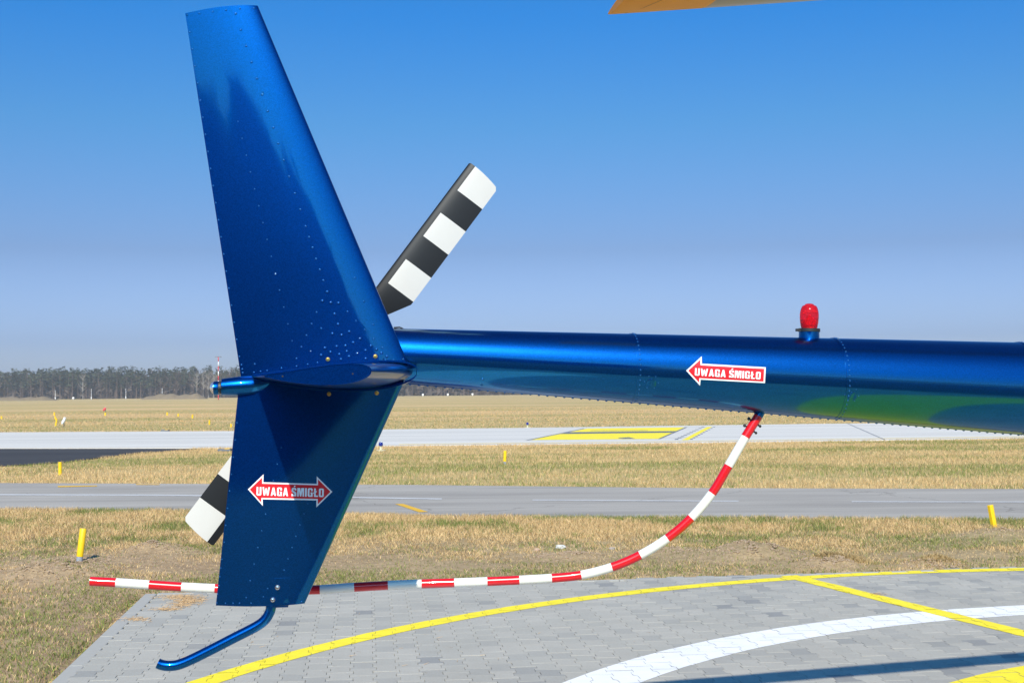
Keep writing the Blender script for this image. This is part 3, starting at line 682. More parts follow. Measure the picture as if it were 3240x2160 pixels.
def bank(x0, x1, ytop, Y, name='bank'):
    a, b = atY(x0, 1256, Y).x, atY(x1, 1256, Y).x; H = (1262-ytop)*Y/FPX*.9; V, F = [], []; n = 40
    for j in range(9):
        for i in range(n+1):
            t = i/n; s = j/8; e = min(1, min(t, 1-t)*6); prof = math.sin(math.pi*s)**.7
            V.append((a+(b-a)*t, Y-5+10*s, -.1+H*prof*(e**.6)*(.85+.2*math.sin(t*23+1)*math.sin(t*9))))
    for j in range(8):
        for i in range(n): q = j*(n+1)+i; F.append((q, q+1, q+n+2, q+n+1))
    o = mesh(name, V, F, simple('bank_earth', (.20, .155, .10), 1, 0, 0, .1, .3, .8), smooth=True); tag(o, kind='structure')
bank(-80, 180, 1246.5, 520); bank(452, 655, 1241, 520)
def birch(x, ytop, label, seed):
    r = random.Random(seed); Yb = 640; b = atY(x, 1255, Yb); root = empty('birch_tree', (b.x, Yb, -.05)); tag(root, label, 'tree', 'pale bare birches before the wood')
    H = atY(x, ytop, Yb).z; pts = [Vector((0, 0, 0)), Vector((r.uniform(-.3, .3), 0, H*.4)), Vector((r.uniform(-.6, .6), 0, H*.75)), Vector((r.uniform(-.5, .5), 0, H))]
    mt_ = simple('birch_bark', (.30, .27, .235), .9, 0, 0, .1, .3, 2); V, F = lathe(pts, [.2, .16, .1, .03], 7); mesh('trunk', V, F, mt_, root)
    V, F = [], []
    for _ in range(34):
        z = r.uniform(.3, .92)*H; a = r.uniform(0, 6.28); L = r.uniform(1, 2.6); p = Vector((0, 0, z)); q = p+Vector((math.cos(a)*L, math.sin(a)*L, L*1.1)); v, f = lathe([p, (p+q)/2+Vector((0, 0, -.15)), q], [.07, .05, .02], 4); k = len(V); V += v; F += [tuple(i+k for i in t) for t in f]
    mesh('crown', V, F, mt_, root)
for x, yt, lab in ((622, 1180, 'pale bare birch furthest left of the mast'), (643, 1174, 'pale bare birch between two others left of the mast'), (660, 1176, 'pale bare birch nearest the left side of the mast'), (676, 1180, 'pale birch trunk almost touching the mast'), (262, 1184, 'single pale trunk standing out of the dark wood on the left')):
    birch(x, yt, lab, int(x))
# trees behind the photographer, which the paint mirrors
def mirrored_tree(x, y, h, r0, seed, label):
    r = random.Random(seed); root = empty('broad_tree', (x, y, 0)); tag(root, label, 'tree', 'trees behind the helipad')
    V, F = lathe([Vector((0, 0, -.1)), Vector((0, 0, h*.4)), Vector((0, 0, h*.8))], [.35, .25, .08], 8); mesh('trunk', V, F, simple('bark', (.10, .07, .05), .9), root)
    V, F, Cc = [], [], []
    lobes = [(Vector((r.uniform(-.45, .45)*r0, r.uniform(-.3, .3)*r0, h*r.uniform(.35, .8))), r0*r.uniform(.45, .7)) for _ in range(9)]+[(Vector((0, 0, h*.45)), r0*.8), (Vector((0, 0, h-r0*.5)), r0*.5), (Vector((0, 0, h*.2)), r0*.9)]
    for c, R in lobes:
        b = len(V); bm = bmesh.new(); bmesh.ops.create_icosphere(bm, subdivisions=2, radius=R*.9)
        V += [Vector((v.co.x, v.co.y, max(v.co.z, .1-c.z)))*r.uniform(.92, 1.05)+c for v in bm.verts]; F += [tuple(v.index+b for v in f.verts) for f in bm.faces]; Cc += [(.03, .042, .02)]*len(bm.faces); bm.free()
    for _ in range(3200):
        c, R = r.choice(lobes); d = Vector((r.gauss(0, 1), r.gauss(0, 1), r.gauss(0, 1))).normalized()*R*r.random()**.35; s = r.uniform(.2, .5)
        p = c+d; p.z = max(p.z, .1); b = len(V); V += [p+Vector((r.gauss(0, s), r.gauss(0, s), r.gauss(0, s*.7))) for _ in range(3)]; F.append((b, b+1, b+2)); k = r.uniform(.6, 1.4); Cc.append((.035*k, .05*k, .022*k))
    o = mesh('crown', V, F, M['tree'], root); set_shade(o, Cc)
for i, (x, y, h, r0, lab) in enumerate([(-21, -38, 8.2, 6, 'broad dark tree at the far left of the group behind the pad'), (-11, -37, 9.8, 6.8, 'dark tree left of the tallest behind the pad'), (-4, -36, 10.9, 6.5, 'tallest dark tree behind the pad'), (3.5, -38, 10.6, 5.5, 'dark tree right of the tallest behind the pad'), (9.5, -42, 8.0, 4.6, 'smallest dark tree at the right end of the group behind the pad')]):
    mirrored_tree(x, y, h, r0, i, lab)
mirrored_tree(-7.5, -39, 10.0, 6.0, 9, 'dark tree standing a little behind the tallest one behind the pad')
wood('rear_wood', -400, 400, -260, 4, 900, 9, 12, 'low wood behind the camera seen only in reflections', 11)

# ------------------------------------------------------------------ the helicopter
heli = empty('helicopter', HM.translation, PHI)
tag(heli, 'blue metallic helicopter tail with riveted fins, striped tail rotor and red and white guard tube', 'helicopter')
# tail boom
BX = [(1240, 1039.5, 1209.5), (1275, 1040, 1212), (2000, 1054, 1270), (2610, 1069, 1323.5), (3240, 1084, 1375)]
bd = []
for x, t, b in BX:
    T, B = hp(x, t), hp(x, b); d = (T-HC).length; r = (T.z-B.z)/2*.9995; bd.append((T.x, (T.z+B.z)/2, r))
A_ = np.array(bd); kz = np.polyfit(A_[:, 0], A_[:, 1], 1); kr = np.polyfit(A_[:, 0], A_[:, 2], 1)
def bz(x): return kz[0]*x+kz[1]
def brd(x): return max(.02, kr[0]*x+kr[1])
def boom_pt(px, py, off=0.0):
    y = -.12
    for _ in range(8):
        p = hp(px, py, y); r = brd(p.x)+off; dz = p.z-bz(p.x); y = -math.sqrt(max(r*r-dz*dz, 1e-6))
    return hp(px, py, y)
def boom_n(p): n = Vector((0, p.y, p.z-bz(p.x))); n.normalize(); return n
x_end = hp(1240, 1120).x; N = 96; xs = [x_end]+[x_end+.004]+list(np.linspace(x_end+.03, x_end+6.2, 60))
V, F = [], []
for i, x in enumerate(xs):
    r = brd(x)*(.93 if i == 0 else 1)
    V += [Vector((x, r*math.sin(2*math.pi*k/N), bz(x)+r*math.cos(2*math.pi*k/N))) for k in range(N)]
for i in range(len(xs)-1):
    for k in range(N): a = i*N+k; b = i*N+(k+1) % N; F.append((a, b, b+N, a+N))
F.append(tuple(range(N))); F.append(tuple(range(len(V)-N, len(V)))[::-1])
boom = autosmooth(mesh('tail_boom', V, F, M['blue'], heli), 40)
def dome(V, F, p, n, r, hgt=.55, k=8):
    n = n.normalized(); rings = [(1, 0), (.85, hgt*.55), (.5, hgt*.9)]; b = len(V)
    for rr, hh_ in rings: V += ring(p+n*(r*hh_-.0002), n, r*rr, k, Vector((.3, .1, 1)))
    V.append(p+n*(r*hgt))
    for i in range(2):
        for j in range(k): F.append((b+i*k+j, b+i*k+(j+1) % k, b+(i+1)*k+(j+1) % k, b+(i+1)*k+j))
    for j in range(k): F.append((b+2*k+j, b+2*k+(j+1) % k, b+3*k))
def seam(px, width=.0016):
    x = hp(px, 1150).x
    V, F = [], []; n = 96
    for xx, o_ in ((x-.001, -.001), (x-.0008, width), (x+.016, width), (x+.0166, -.001)):
        V += [Vector((xx, (brd(xx)+o_)*math.sin(2*math.pi*k/n), bz(xx)+(brd(xx)+o_)*math.cos(2*math.pi*k/n))) for k in range(n)]
    for i in range(3):
        for k in range(n): F.append((i*n+k, i*n+(k+1) % n, (i+1)*n+(k+1) % n, (i+1)*n+k))
    autosmooth(mesh('seam_band', V, F, M['blue'], boom), 30)
    V, F = [], []; xr = x+.0095; nr = int(2*math.pi*brd(xr)/.0165)
    for k in range(nr):
        a = 2*math.pi*k/nr; r = brd(xr)+width; nrm = Vector((0, math.sin(a), math.cos(a))); dome(V, F, Vector((xr, r*nrm.y, bz(xr)+r*nrm.z)), nrm, .0031, .6)
    o = mesh('ring_rivets', V, F, M['rivet'], boom, True); tag(o, kind='stuff')
for px in (1994, 2632, 3218): seam(px)
# lap seam along the underside with its rivets
V, F = [], []; rV, rF = [], []
xs2 = np.linspace(x_end+.02, x_end+6, 120); nl = 5
for i, x in enumerate(xs2):
    for j in range(nl):
        a = math.radians(180+9-18*j/(nl-1)); r = brd(x)+(.0022 if 0 < j < nl-1 else -.001); V.append(Vector((x, r*math.sin(a), bz(x)+r*math.cos(a))))
for i in range(len(xs2)-1):
    for j in range(nl-1): F.append((i*nl+j, i*nl+j+1, (i+1)*nl+j+1, (i+1)*nl+j))
autosmooth(mesh('underside_strip', V, F, M['blue'], boom), 30)
x = x_end+.03
while x < x_end+5.9:
    dome(rV, rF, Vector((x, 0, bz(x)-brd(x)-.002)), Vector((0, 0, -1)), .0048, .75); x += .0275
tag(mesh('underside_rivets', rV, rF, M['rivet'], boom, True), kind='stuff')
# round inspection plates low on the boom
def insp(cx, cy):
    c = boom_pt(cx, cy); n = boom_n(c); V, F = [], []
    v, f = lathe([c-n*.002, c+n*.0012, c+n*.0016], [.0155, .0155, .0145], 24, (False, True)); pl = autosmooth(mesh('inspection_plate', v, f, M['blue'], boom))
    for dx, dy in ((-8, -23), (14, -22), (-22, -6), (22, -2), (-14, 13), (9, 14), (0, -13), (0, -4), (0, 2)):
        p = boom_pt(cx+dx, cy+dy, .0005); dome(V, F, p, boom_n(p), .0022, .7, 6)
    tag(mesh('plate_screws', V, F, M['rivet'], pl, True), kind='stuff')
insp(2061, 1213); insp(2695, 1254)
V, F = [], []
for px, py in ((1527, 1199), (1524, 1218)): p = boom_pt(px, py); dome(V, F, p, boom_n(p), .004, .7)
tag(mesh('boom_rivets', V, F, M['rivet'], boom, True), kind='stuff')

# fins ------------------------------------------------------------
YF = -.10
def naca(c, T): c = min(max(c, 0), 1); return 5*T*(.2969*math.sqrt(c)-.126*c-.3516*c*c+.2843*c**3-.1036*c**4)
class Fin:
    def __init__(s, le, te, T):                 # le, te: picture points (top, bottom)
        s.l0, s.l1 = hp(*le[0], YF), hp(*le[1], YF); s.t0, s.t1 = hp(*te[0], YF), hp(*te[1], YF); s.T = T
    def LE(s, z): k = (z-s.l0.z)/(s.l1.z-s.l0.z); return s.l0.x+(s.l1.x-s.l0.x)*k
    def TE(s, z): k = (z-s.t0.z)/(s.t1.z-s.t0.z); return s.t0.x+(s.t1.x-s.t0.x)*k
    def half(s, x, z):
        l, t = s.LE(z), s.TE(z); c = (l-x)/(l-t); return naca(c, s.T)*(l-t)+.0012
    def pt(s, px, py, off=0):
        y = YF-.02
        for _ in range(7): p = hp(px, py, y); y = YF-s.half(p.x, p.z)-off
        return hp(px, py, y)
    def normal(s, p):
        e = .004; f = lambda x, z: s.half(x, z); n = Vector(((f(p.x+e, p.z)-f(p.x-e, p.z))/(2*e)*-1*-1, 0, 0))
        gx_ = (f(p.x+e, p.z)-f(p.x-e, p.z))/(2*e); gz_ = (f(p.x, p.z+e)-f(p.x, p.z-e))/(2*e)
        n = Vector((-gx_, -1, -gz_)); n.normalize(); return n
    def build(s, name, m, ztop, zbot, bul_top=0, bul_bot=0, NS=30, NC=26):
        V, F = [], []; cs = [.5*(1-math.cos(math.pi*i/NC)) for i in range(NC+1)]; L = len(cs)*2-2
        for j in range(NS+1):
            k = j/NS
            for side in (-1, 1):
                rng_ = cs if side == -1 else cs[-2:0:-1]
                for c in rng_:
                    zt = ztop(c); zb = zbot(c); z = zb+(zt-zb)*k
                    l, t = s.LE(z), s.TE(z); x = l+(t-l)*c; h_ = naca(c, s.T)*(l-t)+(.0012 if 0 < c else 0); V.append(Vector((x, YF+side*h_, z)))
        for j in range(NS):
            for i in range(L): a = j*L+i; b = j*L+(i+1) % L; F.append((a, b, b+L, a+L))
        F.append(tuple(range(L))[::-1]); F.append(tuple(range(len(V)-L, len(V))))
        o = mesh(name, V, F, m, heli)
        bm = bmesh.new(); bm.from_mesh(o.data); bmesh.ops.recalc_face_normals(bm, faces=bm.faces); bm.to_mesh(o.data); bm.free()
        return autosmooth(o, 40)
up = Fin([(816, 20), (1297, 1163)], [(586, 43), (762, 1190)], .115)
lo = Fin([(1294, 1175), (964, 1908)], [(759, 1190), (683, 1914)], .115)
zt0, zt1, zm = hp(816, 20, YF).z, hp(586, 43, YF).z, hp(700, 27, YF).z
zb0, zb1 = hp(1297, 1172, YF).z, hp(762, 1196, YF).z
upper = up.build('upper_fin', M['blue_fin'], lambda c: zt0+(zt1-zt0)*c+.006*math.sin(math.pi*c), lambda c: zb0+(zb1-zb0)*c)
lb0, lb1 = hp(964, 1907, YF).z, hp(683, 1914, YF).z
lower = lo.build('lower_fin', M['blue_fin'], lambda c: zb0+(zb1-zb0)*c-.001, lambda c: lb0+(lb1-lb0)*c-.004*math.sin(math.pi*c))
def rivets(name, fin, parent, pts, r=.0034, h=.6, m='rivet', off=0):
    V, F = [], []
    for px, py in pts: p = fin.pt(px, py, off); dome(V, F, p, fin.normal(p), r, h)
    o = mesh(name, V, F, M[m], parent, True); tag(o, kind='stuff'); return o
def line_pts(a, b, n): return [(a[0]+(b[0]-a[0])*i/(n-1), a[1]+(b[1]-a[1])*i/(n-1)) for i in range(n)]
c2 = lambda L: [(x/2.24+600, y/2.24+600) for x, y in L]
c4 = lambda L: [(x/1.7225+500, y/1.7225+1250) for x, y in L]
rivets('trailing_edge_rivets', up, upper, line_pts((592, 48), (757, 1128), 21)+[(592, 48), (630.4, 43), (673, 37.5), (715, 33), (759, 28), (804, 27)], .0032)
rivets('spar_rivets', up, upper, [(746, 44), (762, 95), (779, 146), (796, 197), (813, 249), (830, 300), (847, 352), (865, 404), (880, 454), (898, 507), (915, 559), (933, 612), (950, 663), (967, 716), (978, 750), (989, 783), (1000, 819), (1012, 853), (1023, 887)], .0038)
rivets('rib_rivets', up, upper, line_pts((753, 385), (924, 1078), 14), .0026)
small = c2([(900,868),(865,951),(828,1032),(792,1114),(757,1196),(932,982),(1119,864),(1180,929),(1242,992),(1304,1056),(1366,1119),(1171,624),(1235,790),(1301,956),(1516,1202),(906,1225),(837,1237),(859,1145),(758,1251),(651,1265),(549,1282),(502,1287),(456,1294),(376,1297),(373,1271),(367,1241),(462,1235),(1445,1206),(1387,1206)])
big = c2([(975,724),(941,788),(1001,800),(1055,803),(1027,880),(1052,953),(1012,1020),(1077,1030),(1131,1006),(1208,1056),(1285,1106),(1324,1131),(1359,1156),(1398,1181),(959,1121),(1042,1110),(1104,1106),(1159,1083),(1247,1138),(1114,1145),(1061,1166),(998,1150),(932,1172),(1130,1181),(1186,1160),(1073,1201),(1248,1196)])
rivets('small_root_rivets', up, upper, small, .0034, .7, off=.0005); rivets('large_root_rivets', up, upper, big, .0050, .8, off=.0008)
def fin_plate(name, fin, parent, P, th, m):
    P = ccw(P); V, F = [], []; xs_ = [p[0] for p in P]; ys_ = [p[1] for p in P]; st = 24
    from mathutils.geometry import delaunay_2d_cdt
    B = []
    for i in range(len(P)):
        a, b_ = P[i], P[(i+1) % len(P)]; n = max(1, int(math.dist(a, b_)/st)); B += [Vector((a[0]+(b_[0]-a[0])*k/n, a[1]+(b_[1]-a[1])*k/n)) for k in range(n)]
    I_ = [Vector((x, y)) for x in np.arange(min(xs_)+6, max(xs_), st) for y in np.arange(min(ys_)+6, max(ys_), st) if inside(P, x, y) and min((Vector((x, y))-q).length for q in B) > 11]
    vo, eo, fo = delaunay_2d_cdt(B+I_, [(i, (i+1) % len(B)) for i in range(len(B))], [], 1, 1e-4)[:3]
    V += [fin.pt(v.x, v.y, th) for v in vo]; F += [tuple(f) for f in fo]
    for i in range(len(P)):
        a, b_ = P[i], P[(i+1) % len(P)]; n = max(1, int(math.dist(a, b_)/st))
        for k in range(n):
            p = (a[0]+(b_[0]-a[0])*k/n, a[1]+(b_[1]-a[1])*k/n); q = (a[0]+(b_[0]-a[0])*(k+1)/n, a[1]+(b_[1]-a[1])*(k+1)/n)
            b = len(V); V += [fin.pt(*p, th), fin.pt(*q, th), fin.pt(*q, -.0008), fin.pt(*p, -.0008)]; F.append((b, b+1, b+2, b+3))
    o = mesh(name, V, F, m, parent); bm = bmesh.new(); bm.from_mesh(o.data); bmesh.ops.remove_doubles(bm, verts=bm.verts, dist=2e-6)
    bm.normal_update()
    for f in bm.faces:
        if f.normal.y > .2: f.normal_flip()
    bm.to_mesh(o.data); bm.free(); return autosmooth(o, 25)
fin_plate('gusset_plate', up, upper, c2([(1050, 775), (1462, 1195), (1462, 1228), (880, 1245), (900, 1190)]), .0004, M['blue_fin'])
fin_plate('gusset_plate', up, upper, c2([(1046, 938), (1412, 1178), (1412, 1222), (1040, 1228)]), .0008, M['blue_fin'])
fin_plate('mounting_plate', up, upper, c2([(945, 1222), (955, 1190), (1108, 1130), (1252, 1130), (1340, 1170), (1342, 1216)]), .0014, M['blue_fin'])
fin_plate('corner_plate', up, upper, c2([(362, 1304), (362, 1228), (468, 1228), (566, 1270), (572, 1290)]), .0005, M['blue_fin'])
# the two skins hold on with brass bolts
def bolt(fin, parent, px, py, m, r=.0052, name='bolt', tall=.008, hex_=6):
    p = fin.pt(px, py, .001); n = fin.normal(p)
    V, F = lathe([p-n*.002, p+n*.002, p+n*.0021, p+n*tall*.7, p+n*tall*.75, p+n*tall], [r*1.25, r*1.25, r, r, r*.55, r*.5], 12); autosmooth(mesh(name, V, F, M[m], parent), 30)
for px, py in c2([(980, 1202), (1316, 1181)]): bolt(up, upper, px, py, 'brass')
for px, py in ((1041, 1246), (1192, 1243)): bolt(lo, lower, px, py, 'brass')
bolt(lo, lower, 878, 1857, 'steel', .0062, 'bolt', .014); bolt(lo, lower, 863, 1896, 'steel', .006, 'bolt', .014)
rivets('trailing_edge_rivets', lo, lower, c4([(431,150),(421,243),(410,337),(400,430),(390,521),(379,615),(369,708),(360,800),(348,893),(342,941),(337,988),(332,1036),(325,1083),(321,1131)]), .0026)
rivets('skin_rivets', lo, lower, c4([(629,465),(586,647),(565,738),(544,829),(523,919),(502,1010),(480,1102),(751,768),(730,829),(708,891),(687,952),(773,706),(795,645),(623,1010),(714,1002),(598,1052),(716,1046),(718,1087),(718,1127),(574,1097),(367,1132),(409,1132),(444,1132),(507,1132),(783,1124),
    (650,375),(672,285),(816,590),(838,530)]), .0026)
fin_plate('skid_plate', lo, lower, [(858, 1829), (918, 1827), (921, 1906), (850, 1908)], .0014, M['blue_fin'])

# warning signs
def sign(name, parent, surf, outer, inner, text_box, lift=.0008):
    def patch(P, off, m, nm, par):
        P = ccw(P); V, F = [], []; xs_ = [p[0] for p in P]; ys_ = [p[1] for p in P]; st = 10
        for tri in P_tris(P):
            tri = ccw(tri)
            for gx_ in np.arange(min(xs_), max(xs_), st):
                for gy_ in np.arange(min(ys_), max(ys_), st):
                    q = clip([(gx_, gy_), (gx_+st, gy_), (gx_+st, gy_+st), (gx_, gy_+st)], tri)
                    if len(q) > 2: b = len(V); V += [surf(x, y, off) for x, y in q]; F.append(tuple(range(b, b+len(q)))[::-1])
        return mesh(nm, V, F, m, par)
    s = patch(outer, lift, M['sign_white'], name, parent)
    patch(inner, lift+.0005, M['sign_red'], 'red_panel', s)
    (ax, ay), (bx, by), hpx = text_box          # left and right ends of the base line, capital height
    V, F = [], []; W_ = sum(LET[c][0] for c in WORD)+.10*(len(WORD)-1); x = 0
    for ch in WORD:
        for q in LET[ch][1]:
            b = len(V)
            for cx, cy in q:
                u_ = (x+cx)/W_; V.append(surf(ax+(bx-ax)*u_+cy*hpx*(by-ay)/(bx-ax), ay+(by-ay)*u_-cy*hpx, lift+.0021))
            F.append(tuple(range(b, b+len(q))))
        x += LET[ch][0]+.10
    mesh('lettering', V, F, M['sign_white'], s)
def _bar(x0, y0, x1, y1): return [(x0, y0), (x1, y0), (x1, y1), (x0, y1)]
def _ring(w, t, open_=()):                     # rounded block ring built from bars with cut corners
    k = .10; q = [[(0, k), (t, k+.06), (t, 1-k-.06), (0, 1-k)], [(w-t, k+.06), (w, k), (w, 1-k), (w-t, 1-k-.06)], [(k, 0), (w-k, 0), (w-t, .17), (t, .17)], [(k, 1), (t, .83), (w-t, .83), (w-k, 1)],
        [(0, k), (k, 0), (t, .17)], [(0, 1-k), (t, .83), (k, 1)], [(w, k), (w-t, .17), (w-k, 0)], [(w, 1-k), (w-k, 1), (w-t, .83)]]
    return q
TS = .185
_U = [[(0, .10), (TS, .16), (TS, 1), (0, 1)], [(.52-TS, .16), (.52, .10), (.52, 1), (.52-TS, 1)], [(0, .10), (.10, 0), (.42, 0), (.52, .10), (.52-TS, .17), (TS, .17)]]
_A = [[(0, 0), (.17, 0), (.37, 1), (.19, 1)], [(.39, 0), (.56, 0), (.37, 1), (.19, 1)], _bar(.14, .17, .42, .33)]
_W = [[(.14, 0), (.30, 0), (.17, 1), (0, 1)], [(.14, 0), (.30, 0), (.46, .9), (.33, .9)], [(.49, 0), (.65, 0), (.46, .9), (.33, .9)], [(.49, 0), (.65, 0), (.79, 1), (.62, 1)]]
_G = [[(0, .10), (TS, .16), (TS, .84), (0, .90)], [(0, .10), (.10, 0), (.52, 0), (.52, .17), (TS, .17)], [(0, .9), (TS, .83), (.52-TS, .83), (.52, .90), (.42, 1), (.10, 1)], _bar(.52-TS, .66, .52, .90), _bar(.52-TS, .17, .52, .52), _bar(.29, .38, .52-TS, .52)]
_S = [_bar(0, 0+.02, .50, .18), [(0, .9), (TS, .83), (.50-TS, .83), (.50, .90), (.40, 1), (.10, 1)], _bar(0, .56, TS, .9), [(0, .56), (.50-TS, .30), (.50, .42), (.50-.10, .55), (TS, .66)], _bar(.50-TS, .1, .50, .42), _bar(.50-TS, .70, .50, .88), _bar(0, .1, TS, .30),
      [(.20, 1.08), (.31, 1.08), (.44, 1.26), (.27, 1.26)]]
_M = [_bar(0, 0, .16, 1), _bar(.56, 0, .72, 1), [(.29, 0), (.43, 0), (.30, 1), (.10, 1)], [(.29, 0), (.43, 0), (.62, 1), (.42, 1)]]
_L = [_bar(.05, 0, .05+TS, 1), _bar(.05, 0, .46, .17), [(-.03, .36), (.33, .56), (.33, .70), (-.03, .50)]]
LET = {'U': (.52, _U), 'W': (.79, _W), 'A': (.56, _A), 'G': (.52, _G), 'S': (.50, _S), 'M': (.72, _M), 'I': (TS, [_bar(0, 0, TS, 1)]), 'L': (.46, _L), 'O': (.52, _ring(.52, TS)), ' ': (.16, [])}
WORD = 'UWAGA SMIGLO'
def P_tris(P):
    from mathutils.geometry import tessellate_polygon
    vs3 = [Vector((x, y, 0)) for x, y in P]; return [[P[i] for i in t] for t in tessellate_polygon([vs3])]
sign('warning_sign', boom, boom_pt, [(2171, 1172), (2220, 1127), (2221, 1150), (2423, 1161.5), (2420.5, 1211.5), (2217, 1200.5), (2215, 1220)],
     [(2177.5, 1172), (2216, 1137), (2216.5, 1155), (2418, 1166.3), (2415.8, 1206.5), (2212.5, 1195.5), (2211.5, 1209)], ((2198, 1187.5), (2406, 1200), 23.5))
A4 = lambda L: [(x/1.7225+500, y/1.7225+1250) for x, y in L]
sign('warning_sign', lower, lo.pt, A4([(490, 512), (575, 430), (574, 473), (865, 482), (865, 441), (950, 525), (863, 610), (863, 572), (570, 566), (571, 602)]),
     A4([(500, 512.5), (567, 448), (567, 481), (872, 490), (872, 458), (940, 525), (871, 593), (871, 564), (563, 558), (563, 584)]), (A4([(536, 545)])[0], A4([(903, 554)])[0], 27))

# horizontal stabiliser, reaching towards the viewer
YT = -.80
rl, rt_ = hp(1306, 1174, YF-.01), hp(800, 1192, YF-.01); tl_, tt = hp(1176, 1173, YT), hp(836, 1190, YT)
def stab_sec(k):
    l = rl.lerp(tl_, k); t = rt_.lerp(tt, k); return l, t
cam_ = lambda c, ch: .022*ch*4*c*(1-c)
def stab(NS=14, NC=22):
    V, F = [], []; cs = [.5*(1-math.cos(math.pi*i/NC)) for i in range(NC+1)]; L = 2*len(cs)-2
    for j in range(NS+1):
        k = j/NS; l, t = stab_sec(k); T = .150+.028*k; ch = l.x-t.x
        for side in (1, -1):
            for c in (cs if side == 1 else cs[-2:0:-1]):
                p = l.lerp(t, c); h_ = naca(c, T)*ch+(.001 if c > 0 else 0); V.append(p+Vector((0, 0, side*h_-cam_(c, ch))))
    for j in range(NS):
        for i in range(L): a = j*L+i; b = j*L+(i+1) % L; F.append((a, b, b+L, a+L))
    F.append(tuple(range(L)))
    o = mesh('horizontal_stabiliser', V, F, M['blue'], heli)
    bm = bmesh.new(); bm.from_mesh(o.data); bmesh.ops.recalc_face_normals(bm, faces=bm.faces); bm.to_mesh(o.data); bm.free(); autosmooth(o, 40)
    # tip plate with its raised rim
    l, t = stab_sec(1); ch = l.x-t.x; ring_ = []
    for side in (1, -1):
        for c in (cs if side == 1 else cs[-2:0:-1]): p = l.lerp(t, c); ring_.append(p+Vector((0, 0, side*(naca(c, .178)*ch+.0016)-cam_(c, ch))))
    mid = (l+t)/2; V = [p+Vector((0, -.001, 0)) for p in ring_]+[p+Vector((0, -.004, 0)) for p in ring_]+[mid+(p-mid)*.965+Vector((0, -.004, 0)) for p in ring_]+[mid+(p-mid)*.96+Vector((0, -.0022, 0)) for p in ring_]
    F = []
    for r in range(3):
        for i in range(L): F.append((r*L+i, r*L+(i+1) % L, (r+1)*L+(i+1) % L, (r+1)*L+i))
    F.append(tuple(range(3*L, 4*L))); q = mesh('tip_cap', V, F, M['blue'], o); bm = bmesh.new(); bm.from_mesh(q.data); bmesh.ops.recalc_face_normals(bm, faces=bm.faces); bm.to_mesh(q.data); bm.free(); autosmooth(q, 40)
    V, F = [], []
    for px, py in ((894, 1190), (1116, 1182), (1173, 1170)): p = hp(px, py, YT-.0022); v, f = lathe([p+Vector((0, .002, 0)), p+Vector((0, -.0008, 0))], [.0022, .0022], 10); b = len(V); V += v; F += [tuple(i+b for i in ff) for ff in f]
    tag(mesh('tip_screws', V, F, M['rubber'], o), kind='stuff')
    # fairing lip where the root meets the fin
    V, F = [], []; l, t = stab_sec(0); l = l+Vector((.012, 0, 0)); ch = l.x-t.x
    for yy, g_ in ((YF-.046, 0), (YF-.046, .006), (YF-.004, .008)):
        for side in (1, -1):
            for c in (cs if side == 1 else cs[-2:0:-1]): p = l.lerp(t, c); V.append(Vector((p.x, yy, p.z+side*(naca(c, .155)*ch+.001+g_)-cam_(c, ch))))
    for r in range(2):
        for i in range(L): F.append((r*L+i, r*L+(i+1) % L, (r+1)*L+(i+1) % L, (r+1)*L+i))
    autosmooth(mesh('root_fairing', V, F, M['blue'], o), 40)
    return o
stab()

# tail light
def along(L, y): return [hp(x, yy, y) for x, yy, r in L], [r*4.1/FPX for x, yy, r in L]
tlg = empty('tail_light'); tlg.parent = heli
P_, R_ = along([(700, 1224, 20), (701.6, 1224, 24.5), (703, 1224, 25.5), (730, 1222.5, 28), (760, 1221, 30), (800, 1218, 29), (830, 1214, 22), (860, 1208, 10)], YF)
V, F = lathe(P_, R_, 40); autosmooth(mesh('fairing', V, F, M['blue'], tlg), 30)
P_, R_ = along([(691, 1226.5, 20.5), (693, 1226, 19.5), (701, 1225, 20)], YF); V, F = lathe(P_, R_, 32); autosmooth(mesh('gap_ring', V, F, M['rubber'], tlg))
P_, R_ = along([(676.5, 1228, 20.6), (677.5, 1228, 21.4), (690.5, 1227, 21.4), (692, 1227, 20.6)], YF); V, F = lathe(P_, R_, 32); autosmooth(mesh('bezel', V, F, M['blue'], tlg))
P_, R_ = along([(663.5, 1230, .2), (664.3, 1230, 4.5), (666.5, 1229.6, 10), (670, 1229, 15.2), (674, 1228.5, 18.6), (677.5, 1228, 20)], YF); V, F = lathe(P_, R_, 32); mesh('lens', V, F, M['clear_glass'], tlg, True)
p = hp(696, 1226, YF-.026); V, F = [], []; box(V, F, p, (.008, .006, .004)); mesh('clip', V, F, M['steel'], tlg)

# beacon on the boom
bc = empty('beacon'); bc.parent = heli; Bx = hp(2560, 1060)
def bcn(rows): return [Vector((hp(2560+(1050-y)*.012, y).x, 0, hp(2560, y).z)) for y, r in rows], [r*HCd/FPX for y, r in rows]
HCd = (HM @ Bx).y
for nm, rows, mt_ in (('base', [(1090, 34), (1079, 34), (1076, 33), (1074, 33), (1072, 32.5), (1050, 32), (1049, 31)], 'blue'), ('clamp_band', [(1050, 33), (1049, 34.5), (1040, 34.5), (1039, 33)], 'rubber'),
                      ('glass_dome', [(1039, 24), (1032, 26.2), (1020, 28.4), (1006, 29.6), (994, 29.6), (984, 28.2), (976, 26), (970, 23.4), (967, 20.5), (965, 14), (962.5, 13.5), (961, 10), (960, 3)], 'red_glass'),
                      ('lamp_core', [(1038, 13), (1030, 13), (1029, 17), (1012, 17), (1011, 9), (1000, 8), (997, 3)], 'red_core')):
    P_, R_ = bcn(rows); V, F = lathe(P_, R_, 40); autosmooth(mesh(nm, V, F, M[mt_], bc), 50 if nm != 'base' else 30)
